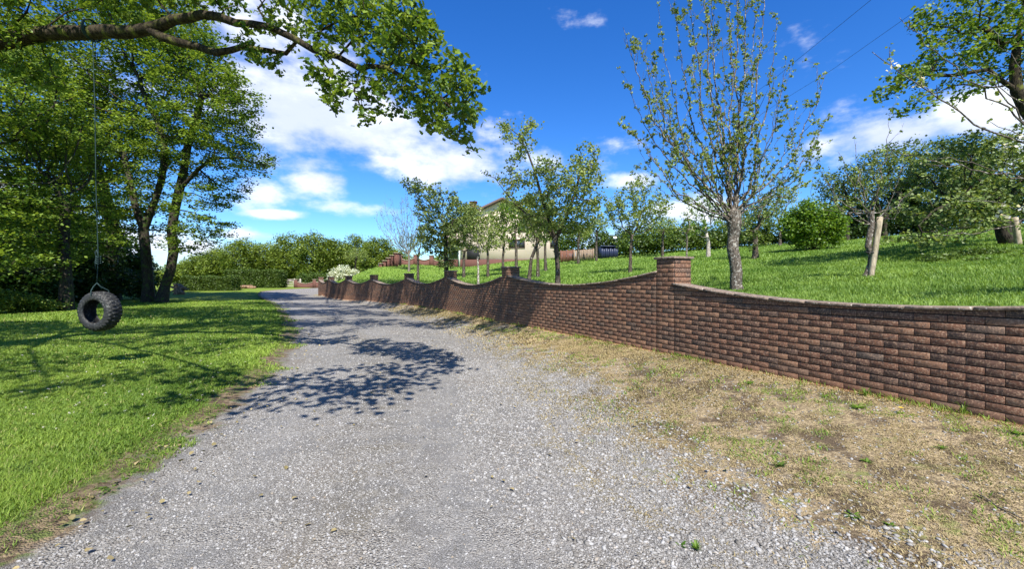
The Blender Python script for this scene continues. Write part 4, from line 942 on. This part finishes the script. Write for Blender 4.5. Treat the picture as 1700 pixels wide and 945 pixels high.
# shrubs and the top hedge
b = at(1350, 411, 21); b[2] = ground_z(b[0], 21)
bush('shrub', 'bright green rounded bush standing alone near the top hedge', 'shrub', b, [gblob(1352,411,325,42,21,1.2), gblob(1330,411,345,30,21,1), gblob(1378,411,350,24,21,.9)], 10500, .105, M['bright_leaf'], seed=141)
hd = [(935,386,20,43),(968,380,22,43),(1000,380,26,42),(1035,378,26,41),(1075,376,28,40),(1115,372,28,40),(1155,370,28,39),(1195,368,28,38),(1235,362,26,37),(1318,352,26,35),(1262,340,22,37)]
bush('hedge', 'rough green hedge along the top of the lawn right of the navy shed', 'hedge', at(1150, 400, 38), [gblob(x, 400, t, w_, D2, 1.6) for x, t, w_, D2 in hd]+[gblob(x, 400, 385, 22, 36.5, .9) for x in range(1044, 1345, 24)], 40000, .17, M['hedge_leaf'], seed=142, stems=40)
hd = [(1410,330,50,31),(1480,290,50,31),(1540,270,50,30),(1600,280,50,30),(1670,290,60,29),(1740,280,60,28),(1440,350,40,29),(1510,340,50,28)]
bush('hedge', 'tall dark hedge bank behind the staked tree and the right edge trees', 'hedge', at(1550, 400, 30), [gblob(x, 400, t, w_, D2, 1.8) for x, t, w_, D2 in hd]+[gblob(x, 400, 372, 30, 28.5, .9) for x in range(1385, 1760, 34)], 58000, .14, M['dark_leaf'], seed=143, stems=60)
D_ = 28.0
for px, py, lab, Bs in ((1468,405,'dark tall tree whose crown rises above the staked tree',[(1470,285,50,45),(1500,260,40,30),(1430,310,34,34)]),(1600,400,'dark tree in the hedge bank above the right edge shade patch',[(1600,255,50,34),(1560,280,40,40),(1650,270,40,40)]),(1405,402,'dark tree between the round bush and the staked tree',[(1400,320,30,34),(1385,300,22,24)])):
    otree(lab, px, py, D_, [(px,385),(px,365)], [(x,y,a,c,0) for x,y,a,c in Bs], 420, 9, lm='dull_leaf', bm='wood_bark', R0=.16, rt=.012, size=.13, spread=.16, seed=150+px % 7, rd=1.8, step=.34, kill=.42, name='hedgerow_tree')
B = [gblob(x, 450, t, w_, D2, .5) for x, t, w_, D2 in ((1560,428,34,11),(1610,424,34,11.4),(1660,432,30,11),(1690,442,26,10),(1640,446,24,9.8))]
bush('undergrowth', 'rank weeds and long grass in the shade below the right edge tree', 'weeds', at(1620, 445, 10.6), B, 9000, .07, M['hedge_leaf'], seed=144, stems=20, w=.5)

# --- house, fence, shed, gate and the terrace steps
def house():
    D_ = 50.0; sc = D_/F; zc = ground_z(0, 50)
    x0, x1 = (738-CX)*sc, (930-CX)*sc; zb = float(EYE+(HY-434)*sc); xm = (x0+x1)/2; zE = EYE+(HY-378)*sc; zA = EYE+(HY-333)*sc; dp = 11.0
    root = empty('house', (xm, D_, zb), 'cream rendered gable fronted house with a red plinth up the slope behind the orchard', 'house')
    m = MB()
    pr = [(x0, zb-.8), (x1, zb-.8), (x1, zE), (xm, zA), (x0, zE)]
    V = [(x, D_, z) for x, z in pr]+[(x, D_+dp, z) for x, z in pr]
    m.add(V, [(0,1,2,3,4),(9,8,7,6,5),(0,5,6,1),(1,6,7,2),(4,9,5,0)]); m.build('wall', M['cream'], root)
    m = MB(); m.box((xm, D_-.04, zb-.45), (x1-x0+.06, .12, 1.3)); m.build('plinth', M['plinth'], root)
    rf = MB()
    for s in (-1, 1):
        xe = xm+s*((x1-x0)/2+.55); ze = zE-(zA-zE)*.55/((x1-x0)/2)
        V = [(xm, D_-.55, zA+.05), (xe, D_-.55, ze+.05), (xe, D_-.55, ze+.25), (xm, D_-.55, zA+.27)]; V += [(x, D_+dp+.4, z) for x, _, z in V]
        f = [(0,1,2,3),(7,6,5,4),(3,2,6,7),(1,0,4,5),(2,1,5,6),(0,3,7,4)]; rf.add(V, f if s > 0 else [q[::-1] for q in f])
    roof = rf.build('roof', M['roof'], root)
    m = MB()
    for s in (-1, 1):
        xe = xm+s*((x1-x0)/2+.6); ze = zE-(zA-zE)*.6/((x1-x0)/2)
        m.tube([(xm, D_-.6, zA+.14), (xe, D_-.6, ze+.14)], .17, 4)
    m.build('bargeboard', M['fascia'], roof)
    m = MB(); xc = (786-CX)*sc*1.08; m.box((xc, D_+4, EYE+(HY-352)*sc*1.08), (.8, .8, 2.4), 0, .03); m.box((xc, D_+4, EYE+(HY-336)*sc*1.08), (.95, .95, .14)); ch = m.build('chimney', M['plinth'], roof)
    for (cx, cy, w_, h_) in ((858,405,26,14),(920,404,12,14),(868,378,16,14)):
        X, Z, w, h = (cx-CX)*sc, EYE+(HY-cy)*sc, w_*sc, h_*sc
        f = MB()
        for s in (-1, 1): f.box((X+s*w/2, D_-.03, Z), (.08, .1, h)); f.box((X, D_-.03, Z+s*h/2), (w+.08, .104, .08))
        f.box((X, D_-.03, Z), (.05, .09, h-.1)); wo = f.build('window', M['fascia'], root)
        m = MB(); m.box((X, D_-.012, Z), (w-.08, .03, h-.08)); m.build('pane', M['glass'], wo)
    X, Z = (786-CX)*sc, EYE+(HY-421)*sc
    m = MB(); m.box((X, D_-.03, Z), (1.5, .1, 1.75)); m.build('doorway', M['dark'], root)
    for cx in (765, 742):
        m = MB(); m.box(((cx-CX)*sc, D_-1.3, zb+.7), (.16, .16, 2.6)); m.build('porch_post', M['white'], root)
    m = MB(); m.box(((752-CX)*sc, D_-.8, zb+2.05), (2.6, 1.5, .14)); m.build('porch_canopy', M['roof'], root)
    m = MB(); m.box(((753-CX)*sc, D_-.03, zb+.9), (1.2, .1, 1.3)); wo = m.build('window', M['white'], root); m = MB(); m.box(((753-CX)*sc, D_-.09, zb+.9), (1.05, .03, 1.15)); m.build('pane', M['glass'], wo)
house()
def board_fence(label, px0, px1, D_, top, bot, mt, npost=3):
    a, b = at(px0, bot, D_), at(px1, bot, D_+.5); a[2] = ground_z(a[0], a[1]); b[2] = ground_z(b[0], b[1]); h = (bot-top)*D_/F
    root = empty('wooden_fence', tuple(a), label, 'fence', 'board fence panels beside the house'); m = MB(); n = int(abs(b[0]-a[0])/.13)
    for k in range(n):
        q = a+(b-a)*(k+.5)/n; m.box((q[0], q[1], q[2]+h/2+rng.uniform(-.01, .01)), (.115, .02, h), 0)
    m.build('boards', M[mt], root)
    for k in range(npost+1):
        q = a+(b-a)*k/npost; m = MB(); m.box((q[0], q[1]-.07, q[2]+h/2), (.1, .1, h+.1)); m.build('post', M[mt], root)
board_fence('reddish stained board fence next to the right corner of the house', 931, 952, 38, 399, 418, 'fence_red', 2)
board_fence('grey brown weathered board fence between the red panel and the navy shed', 953, 985, 38.2, 401, 419, 'fence', 2)
def shed():
    a, b = at(998, 411, 39), at(1026, 411, 39); z = ground_z((a[0]+b[0])/2, 39)-.05; w = b[0]-a[0]; h = 21*39/F
    root = empty('garden_shed', ((a[0]+b[0])/2, 39.5, z), 'small navy blue ribbed metal shed at the top of the lawn', 'shed'); m = MB(); n = 8
    for k in range(n): m.box((a[0]+w*(k+.5)/n, 39+.05*(k % 2), z+h*.47), (w/n, .06, h*.94))
    m.box(((a[0]+b[0])/2, 40, z+h*.47), (w-.05, 1.9, h*.92)); m.build('body', M['bin'], root)
    m = MB(); x = (a[0]+b[0])/2; m.box((x, 39.95, z+h*.97), (w+.14, 2.25, h*.07), 0, .02); m.build('lid', M['bin'], root)
    m = MB(); c = at(1021, 395, 38.9); m.box(tuple(c), (.3, .04, .24)); m.box((c[0]+.12, c[1], c[2]-.33), (.16, .04, .2)); m.build('sticker', M['white'], root)
shed()
def gate():
    D_ = 62.0; a, b = at(464, 471, D_), at(499, 471, D_); z = float(road_z(D_)); w = b[0]-a[0]
    root = empty('wooden_gate', (a[0], D_, z), 'pale weathered five bar gate at the end of the drive', 'gate'); m = MB()
    for k in range(5): m.box((a[0]+w/2, D_, z+.18+k*.24), (w, .04, .09))
    m.build('bars', M['gate'], root); m = MB()
    m.tube([(a[0], D_-.03, z+.2), (a[0]+w/2, D_-.03, z+1.1), (b[0], D_-.03, z+.2)], .04, 4); m.build('brace', M['gate'], root)
    for t in (0, .72, 1): m = MB(); m.box((a[0]+w*t, D_-.06, z+.6), (.15, .15, 1.35)); m.build('post', M['gate'], root)
gate()
def low_wall(name, label, pts, h, th, cat='wall', dip=0.0):
    root = empty(name, tuple(pts[0]), label, cat); m = MB(); c = MB(); la = []
    P3 = [np.array(p, float) for p in pts]; n = 0; prev = None
    for a, b in zip(P3[:-1], P3[1:]):
        K = 8
        for k in range(K):
            for side, t in ((0, k/K), (1, (k+1)/K)): pass
            t0, t1 = k/K, (k+1)/K; q0, q1 = a+(b-a)*t0, a+(b-a)*t1; h0, h1 = h-dip*math.sin(t0*math.pi), h-dip*math.sin(t1*math.pi)
            V = [(q0[0], q0[1], q0[2]-.3), (q1[0], q1[1], q1[2]-.3), (q1[0], q1[1], q1[2]+h1), (q0[0], q0[1], q0[2]+h0)]; V += [(x, y+th, z) for x, y, z in V]
            m.add(V, [(0,1,2,3),(7,6,5,4),(3,2,6,7),(1,0,4,5)]+([(0,3,7,4)] if k == 0 else [])+([(1,5,6,2)] if k == K-1 else []))
            V = [(q0[0], q0[1]-.05, q0[2]+h0+.002), (q1[0], q1[1]-.05, q1[2]+h1+.002), (q1[0], q1[1]-.05, q1[2]+h1+.07), (q0[0], q0[1]-.05, q0[2]+h0+.07)]; V += [(x, y+th+.1, z) for x, y, z in V]
            c.add(V, [(0,1,2,3),(7,6,5,4),(3,2,6,7),(1,0,4,5),(0,3,7,4),(1,5,6,2)])
        m.box((a[0], a[1]+th/2, a[2]+h/2), (.42, .42, h+.5)); c.box((a[0], a[1]+th/2, a[2]+h+.3), (.52, .52, .07))
    m.build('wall_body', M['plinth'], root); c.build('coping', M['stake'], root)
z62 = float(road_z(62))
low_wall('boundary_wall', 'short far brick wall with dipped coping across the drive from the gate', [(-30.2, 60, z62), (-27.6, 60, z62), (-24.5, 60, z62)], .85, .22, dip=.3)
def steps():
    D_ = 40.0; pts = []
    root = empty('garden_steps', tuple(at(634, 448, D_)), 'stepped brick terrace with pale treads rising towards the house', 'steps'); m = MB(); c = MB()
    for k in range(5):
        x = at(632+k*6, 448, D_)[0]; z = float(orch_z(x, D_)); hz = z+.25+k*.22
        m.box((x+.2, D_, (z-.3+hz)/2), (.42, 1.2, max(hz-z+.3, .3))); c.box((x+.2, D_-.03, hz+.04), (.46, 1.3, .07))
    m.build('riser', M['plinth'], root); c.build('tread', M['stake'], root)
steps()
def seat(px, py, D2): q = at(px, py, D2); q[2] = ground_z(q[0], q[1]); return q
low_wall('terrace_wall', 'curving red brick terrace wall between the steps and the house', [seat(664,440,44), seat(690,440,44.5), seat(716,440,45), seat(738,440,46)], .75, .25, dip=.25)
def stump():
    p = seat(297, 482, 40); root = empty('tree_stump', tuple(p), 'brown weathered stump with splayed roots beyond the leaning trunk', 'stump'); m = MB(); r = random.Random(5)
    m.tube([p+(0, 0, -.1), p+(.05, 0, .4), p+(-.05, 0, .75), p+(.0, 0, .95)], [.5, .36, .42, .3], 12); m.build('trunk', M['stump'], root); 
    for k in range(7):
        a = r.uniform(0, 6.28); e = p+np.array([math.cos(a)*.9, math.sin(a)*.6, r.uniform(.0, 1.1)]); mm = MB(); mm.tube([p+(0, 0, .45), (p+e)/2+np.array([0, 0, .25]), e], [.16, .12, .05], 7); mm.build('root', M['stump'], root)
stump()
def mound():
    p = seat(402, 477, 55); root = empty('log_pile', tuple(p), 'low tan pile of cut logs in front of the long hedge', 'logs')
    for k in range(7):
        m = MB(); q = p+np.array([-1.3+k*.42, .1*math.sin(k*2), .14+.14*(k % 2)]); m.tube([q+(-.5, 0, 0), q+(.5, .1, .03)], .15, 9); m.build('log', M['stump'], root)
mound()
# overhead cables, far up, running away to the right
for (a, b, c_, lab) in (((1445,0,26),(1310,110,34),(1190,200,46),'upper left of the two overhead cables crossing the blue sky'),((1545,0,26),(1375,120,36),(1290,172,46),'lower right of the two overhead cables crossing the blue sky')):
    p0, p1, p2 = at(*a), at(*b), at(*c_); m = MB()
    p1 = (p0+p2)/2+(0, 0, -.25); far_, near_ = p2+(p2-p0)*.5, p0-(p2-p0)*.9+(0, 0, .5)
    m.tube([near_, p0, p1, p2, far_], .013, 5); o = m.build('overhead_cable', M['cable']); tag(o, lab, 'cable', 'overhead cables')

# ------------------------------------------------------------------ grass, stones, weeds
def scatter(n, d0, d1, xa, xb, r=rng, p=1.0):
    """points with D between d0 and d1, X between functions of D"""
    Y = d0+(d1-d0)*r.random(n)**p; a, b = xa(Y), xb(Y); X = a+(b-a)*r.random(n); return X[b > a], Y[b > a]
def blades(name, X, Y, Zf, h, w, m_, label, r=rng, lean=.5, seg=1, cut=None):
    n = len(X); Z = Zf(X, Y); a = r.uniform(0, 2*np.pi, n); d = np.stack([np.cos(a), np.sin(a), 0*a], 1); b = np.stack([-np.sin(a), np.cos(a), 0*a], 1)
    H = h*r.uniform(.5, 1.3, n); W = w*r.uniform(.6, 1.3, n); L = H*lean*r.uniform(.2, 1.6, n)
    P0 = np.stack([X, Y, Z-.004], 1)
    V = np.stack([P0-b*W[:, None]/2, P0+b*W[:, None]/2, P0+b*W[:, None]*.36+d*(L*.35)[:, None]+np.array([0, 0, 1])*(H*.62)[:, None], P0-b*W[:, None]*.36+d*(L*.35)[:, None]+np.array([0, 0, 1])*(H*.62)[:, None], P0+d*L[:, None]+np.array([0, 0, 1])*H[:, None]], 1)
    o = (np.arange(n)*5)[:, None]
    return V.reshape(-1, 3), [np.array([[0,1,2,3]])+o, np.array([[3,2,4]])+o]
def patchn(X, Y, sc=1.0, ph=0.0):
    return .5+.25*(np.sin(X*1.3*sc+ph)*np.sin(Y*1.1*sc+1.7*ph)+np.sin(X*2.9*sc+Y*1.9*sc+ph)*.6+np.sin(X*5.1*sc-Y*4.3*sc)*.4)
def grass(name, label, parts, zf, m_, seedv, keep=None, mul=1.0, sparse=None):
    r = np.random.default_rng(seedv); VV, P4, P3, K = [], [], [], []; off = 0
    for (n, d0, d1, xa, xb, h, w, lean) in parts:
        X, Y = scatter(n, d0, d1, xa, xb, r)
        if keep is not None: k = keep(X, Y, r); X, Y = X[k], Y[k]
        V, (q4, q3) = blades(name, X, Y, zf, h*(.75+.5*1), w, m_, label, r, lean)
        VV.append(V); P4.append(q4+off); P3.append(q3+off); off += len(V)
        key = np.clip(patchn(X, Y, .8)*.55+r.random(len(X))*.5-.05, 0, .92); key = np.where(r.random(len(X)) < .03, .97, key); K.append(np.repeat(key, 5))
    o = np_mesh(name, np.concatenate(VV), [np.concatenate(P4), np.concatenate(P3)], m_, attrs={'lc': np.concatenate(K)})
    return tag(o, label, None, None, 'stuff')
wob = lambda Y: .16*np.sin(Y*2.1)+.10*np.sin(Y*5.3+1)+.06*np.sin(Y*11.7)+.04*np.sin(Y*23)
edge = lambda Y: XL(Y)-.02+wob(Y)*np.clip(Y/5, .35, 1.5)
lef = lambda k: (lambda Y: np.minimum(-k*Y-1.5, XL(Y)-.1))
def kp(X, Y, r):   # ragged edge beside the drive
    e = edge(Y)-X; return r.random(len(X)) < np.clip(e/.45+.12, 0, 1)
grass('lawn_grass', 'short sunlit lawn grass left of the drive', [
    (90000, 1.6, 3.6, lambda Y: -1.45*Y-1, edge, .034, .0055, 1.0), (120000, 3.6, 7, lambda Y: -1.35*Y-.5, edge, .036, .009, 1.0), (130000, 7, 14, lambda Y: -1.3*Y, edge, .042, .017, .9), (80000, 14, 30, lambda Y: -1.25*Y, edge, .055, .035, .8)],
    lambda X, Y: lawn_z(X, Y)+.0, M['blade'], 401, kp)
XWb = lambda Y: XW(Y)+.28
def kp2(X, Y, r): return wall_dist(X, Y) > .30
grass('orchard_grass', 'longer grass of the sloping orchard lawn', [
    (80000, 3.2, 8, XWb, lambda Y: 1.45*Y+1.5, .06, .010, .7), (120000, 8, 15, XWb, lambda Y: 1.3*Y, .065, .018, .7), (110000, 15, 32, XWb, lambda Y: 1.22*Y, .065, .035, .7), (25000, 32, 48, lambda Y: XW(np.minimum(Y, 38)), lambda Y: 1.2*Y, .09, .06, .7)],
    lambda X, Y: orch_z(X, Y), M['blade_orch'], 402, kp2)
vr = lambda Y: XR(Y)-.5
def kp3(X, Y, r):
    e = X-XR(Y)+.3; n = patchn(X, Y, 1.6, 2.0)+.25*np.sin(X*9+Y*7)*np.sin(Y*11-X*5); return r.random(len(X)) < np.clip(e/1.0, .06, 1)*np.clip((n-.28)*3.2, .02, 1)
grass('verge_grass', 'dry straw coloured moss and grass on the verge', [
    (64000, 1.6, 4.2, vr, lambda Y: XW(Y)-.02, .012, .006, 1.8), (60000, 4.2, 9, vr, lambda Y: XW(Y)-.02, .017, .010, 1.5), (30000, 9, 22, vr, lambda Y: XW(Y)-.02, .025, .02, 1.4)], lambda X, Y: verge_z(X, Y)+.014, M['dry_blade'], 403, kp3)
def kp4(X, Y, r):
    n = patchn(X, Y, 2.3, 5.0)+.3*np.sin(X*13+Y*3)*np.sin(Y*17-X*4); return r.random(len(X)) < np.clip((n-.56)*3, 0, .9)*np.clip((X-XR(Y)-.1)/1.2, .0, 1)
grass('verge_weeds', 'low green weeds dotted through the dry verge', [
    (42000, 1.6, 5, vr, lambda Y: XW(Y)-.02, .020, .007, 1.4), (34000, 5, 14, vr, lambda Y: XW(Y)-.02, .026, .012, 1.3)], lambda X, Y: verge_z(X, Y)+.014, M['blade'], 404, kp4)
def kp5(X, Y, r): return r.random(len(X)) < np.clip((patchn(X*0, Y, 2.6, 1.0)-.45)*1.3, .04, .45)
grass('wall_foot_grass', 'ragged grass and weeds along the foot of the brick wall', [(5200, 2.2, 8, lambda Y: XW(Y)-.13, lambda Y: XW(Y)-.005, .05, .006, .9), (5200, 8, 24, lambda Y: XW(Y)-.16, lambda Y: XW(Y)-.005, .06, .012, .9)], lambda X, Y: verge_z(X, Y)+.012, M['blade'], 406, kp5)
# loose stones
def stones():
    r = np.random.default_rng(405); ico = []
    t = (1+5**.5)/2; iv = np.array([(-1,t,0),(1,t,0),(-1,-t,0),(1,-t,0),(0,-1,t),(0,1,t),(0,-1,-t),(0,1,-t),(t,0,-1),(t,0,1),(-t,0,-1),(-t,0,1)])/math.hypot(1, t)
    fi = np.array([(0,11,5),(0,5,1),(0,1,7),(0,7,10),(0,10,11),(1,5,9),(5,11,4),(11,10,2),(10,7,6),(7,1,8),(3,9,4),(3,4,2),(3,2,6),(3,6,8),(3,8,9),(4,9,5),(2,4,11),(6,2,10),(8,6,7),(9,8,1)])
    VV, FF, K = [], [], []; off = 0
    for (n, d0, d1, smin, smax, mode) in ((60000, 1.5, 3.6, .0035, .010, 0), (46000, 3.6, 7.5, .005, .012, 0), (14000, 7.5, 14, .009, .02, 0), (12000, 1.5, 8, .006, .017, 1), (5000, 1.5, 7, .005, .014, 2), (900, 2, 9, .010, .022, 1)):
        if mode == 0: X, Y = scatter(n, d0, d1, lambda Y: XL(Y)+.05, lambda Y: XR(Y)+.7, r)
        elif mode == 1: X, Y = scatter(n, d0, d1, lambda Y: XR(Y)-1.0, lambda Y: XR(Y)+1.1, r)
        else: X, Y = scatter(n, d0, d1, lambda Y: XR(Y), lambda Y: XW(Y)-.1, r)
        if mode == 0:   # coarser stones gather along the left edge and the verge side; wheel track in the middle is finer
            e = np.minimum(X-XL(Y), XR(Y)+.5-X); e2 = X-XL(Y)+.25; k = r.random(len(X)) < (1-.5*np.clip(np.exp(-((e2-2.65)/.45)**2)+np.exp(-((e2-1.1)/.35)**2), 0, 1))*np.clip(1.15-.35*e+.5*(patchn(X, Y, 1.1)-.5), .3, 1)*np.clip((X-XL(Y))/.5, .05, 1); X, Y = X[k], Y[k]
        f = (X-XR(Y)); Z = np.where(f > 0, verge_z(X, Y)+.014, road_z(Y)+.03)
        inside = (f <= 0); u = np.clip((X-XL(Y))/(XR(Y)-XL(Y)), 0, 1); Z = np.where(inside, road_z(Y)+.012+.02*np.sin(u*math.pi), Z)
        m = len(X); s = smin+(smax-smin)*r.random(m)**2.2
        dv = iv[None]*(1+r.uniform(-.28, .28, (m, 12, 1))); sc = np.stack([r.uniform(.8, 1.5, m), r.uniform(.6, 1.1, m), r.uniform(.3, .65, m)], 1)*s[:, None]
        v = dv*sc[:, None]; a = r.uniform(0, 6.28, m); tl = r.normal(0, .28, m)
        ca, sa = np.cos(a)[:, None], np.sin(a)[:, None]; x = v[..., 0]*np.cos(tl)[:, None]-v[..., 2]*np.sin(tl)[:, None]; z = v[..., 0]*np.sin(tl)[:, None]+v[..., 2]*np.cos(tl)[:, None]; y = v[..., 1]
        W = np.stack([x*ca-y*sa+X[:, None], x*sa+y*ca+Y[:, None], z+(Z+s*.12)[:, None]], -1)
        VV.append(W.reshape(-1, 3)); FF.append((fi[None]+(np.arange(m)*12)[:, None, None]).reshape(-1, 3)+off); off += m*12; K.append(np.repeat(r.random(m), 12))
    tag(np_mesh('loose_gravel', np.concatenate(VV), [np.concatenate(FF)], M['stone'], attrs={'lc': np.concatenate(K)}), 'loose crushed stone lying on the drive and verge', None, None, 'stuff')
stones()
# small single plants on the verge
def rosette(name, label, X, Y, n, L, w, mt, seed, tall=.5, flower=False, group=None):
    r = np.random.default_rng(seed); z = float(verge_z(X, Y))+.012; root = empty(name, (X, Y, z), label, 'plant', group); V, f4, f3 = [], [], []
    for k in range(n):
        a = r.uniform(0, 6.28); l = L*r.uniform(.5, 1.1); d = np.array([math.cos(a), math.sin(a)]); bb = np.array([-d[1], d[0]]); up = tall*r.uniform(.5, 1.3); o = len(V)
        for t, ww in ((0, .3), (.35, .9), (.7, .8), (1, .05)):
            q = d*l*t*(1-.25*up); zz = z+l*up*math.sin(min(t*1.9, 2.2))*.75
            for s in (-1, 1): V.append((X+q[0]+bb[0]*s*w*ww/2, Y+q[1]+bb[1]*s*w*ww/2, zz))
        for j in range(3): f4.append((o+2*j, o+2*j+1, o+2*j+3, o+2*j+2))
    np_mesh('leaf_tuft', V, [np.array(f4)], M[mt], root, attrs={'lc': np.repeat(r.random(n), 8)*.9})
    if flower:
        m = MB(); m.tube([(X, Y, z), (X+.004, Y, z+.05)], .0022, 5); m.build('stem', M['bright_leaf'], root)
        V, f = [], []; c = np.array([X+.004, Y, z+.053])
        for k in range(34):
            a = 6.283*k/34*1.0+r.uniform(-.05, .05); l = .021 if k % 2 else .016; o = len(V); d = np.array([math.cos(a), math.sin(a), 0]); bb = np.array([-d[1], d[0], 0])
            V += [c, c+d*l*.6+bb*.0028+(0, 0, .004), c+d*l+(0, 0, .006-.002*(k % 2)), c+d*l*.6-bb*.0028+(0, 0, .004)]; f.append((o, o+1, o+2, o+3))
        np_mesh('flower_head', V, [np.array(f)], M['dandelion'], root)
def vp(px, py):
    D2 = 1.6
    while D2 < 40:
        p = at(px, py, D2)
        if p[2] <= float(verge_z(p[0], p[1])): break
        D2 *= 1.003
    return p[0], p[1]
rosette('dandelion', 'single yellow dandelion flower on the verge near the wall', *vp(1495, 690), 9, .06, .012, 'bright_leaf', 501, .3, True)
TL = [(1437,660,'grassy tuft against the foot of the wall, left of the dandelion',26,.09,.008,1.1),(1370,662,'flat green tuft on the verge between wall and gravel',22,.07,.01,.4),(1425,680,'spreading weed mat left of the dandelion',40,.10,.012,.25),(1600,690,'upright grass tuft at the wall foot right of the dandelion',14,.10,.008,1.5),(1635,692,'thin upright shoots at the wall foot near the right edge',10,.11,.007,1.7),
      (1295,778,'dark green broad leaved weed in the middle of the verge',14,.07,.022,.5),(1440,772,'small dark leaved weed right of the middle one',14,.055,.018,.5),(1155,918,'tuft of short dark grass in the gravel at the bottom edge',46,.05,.006,1.0),(1415,862,'pale green weed near the bottom right stones',18,.06,.014,.4),(1478,880,'small dark green weed low on the right verge',14,.045,.014,.6),
      (1690,725,'leafy weed clump by the right edge',22,.08,.014,.5),(1130,912,'tiny bright yellow green leaf sprig in the gravel',6,.05,.014,.5),(1245,640,'green weed patch in the verge below the wall',26,.08,.012,.4),(1105,600,'green tuft at the left part of the sunny verge',26,.09,.012,.4),(1565,750,'low weed with narrow leaves on the right verge',18,.06,.008,.6),(1010,560,'small tuft at the wall foot by the shade end',22,.08,.01,.8)]
for i, (px, py, lab, n, L, w, tall) in enumerate(TL): rosette('verge_weed', lab, *vp(px, py), n, L, w, 'bright_leaf' if i != 5 else 'hedge_leaf', 510+i, tall, group='weeds growing on the verge')
# dead twigs on the verge
for i, (a, b, lab) in enumerate((((1408,858),(1455,885),'thin dry stick lying beside the pale green weed'),((1625,830),(1695,870),'dark curved dead twig low at the right edge'))):
    p0, p1 = vp(*a), vp(*b); m = MB(); r = random.Random(i); q = []
    for t in np.linspace(0, 1, 7): x, y = p0[0]+(p1[0]-p0[0])*t, p0[1]+(p1[1]-p0[1])*t+.012*math.sin(t*5); q.append((x, y, float(verge_z(x, y))+.024+.006*math.sin(t*9)))
    m.tube(q, [.004]*6+[.002], 6); tag(m.build('dead_twig', M['twig']), lab, 'twig')
# daisies in the lawn
r_ = np.random.default_rng(77); X, Y = scatter(260, 4, 20, lambda Y: -1.15*Y, lambda Y: XL(Y)-.4, r_); Z = lawn_z(X, Y)+.05
V, Pl, key = leaves(np.stack([X, Y, Z], 1), 5, .006, .014, DIAMOND, r_, 3.0); tag(np_mesh('daisies', V, Pl, M['blossom'], attrs={'lc': key}), 'tiny white daisies sprinkled over the lawn', None, None, 'stuff')
X, Y = scatter(5200, 1.8, 14, lambda Y: -1.35*Y, lambda Y: XL(Y)-.05, r_); k = patchn(X, Y, 1.3, 3.0) > .5; X, Y = X[k], Y[k]
V, Pl, key = leaves(np.stack([X, Y, lawn_z(X, Y)+.022], 1), 6, .016, .026, DIAMOND, r_, 2.5, 1.1, zs=.3); tag(np_mesh('clover', V, Pl, M['hedge_leaf'], attrs={'lc': key}), 'clover and small broad leaved plants among the lawn grass', None, None, 'stuff')
X, Y = scatter(1500, 1.8, 12, lambda Y: XL(Y)-.3, lambda Y: XR(Y)+1.0, r_); k = r_.random(len(X)) < np.clip(np.exp(-((X-XL(Y)-.15)/.35)**2)+.12, 0, 1); X, Y = X[k], Y[k]
V, Pl, key = leaves(np.stack([X, Y, np.where(X > XR(Y), verge_z(X, Y), road_z(Y))+.045], 1), 1, .002, .035, FOLD, r_, 2.0); tag(np_mesh('leaf_litter', V, Pl, M['dry_blade'], attrs={'lc': key*.9}), 'dry brown leaves and scraps on the drive edge', None, None, 'stuff')
print('done')
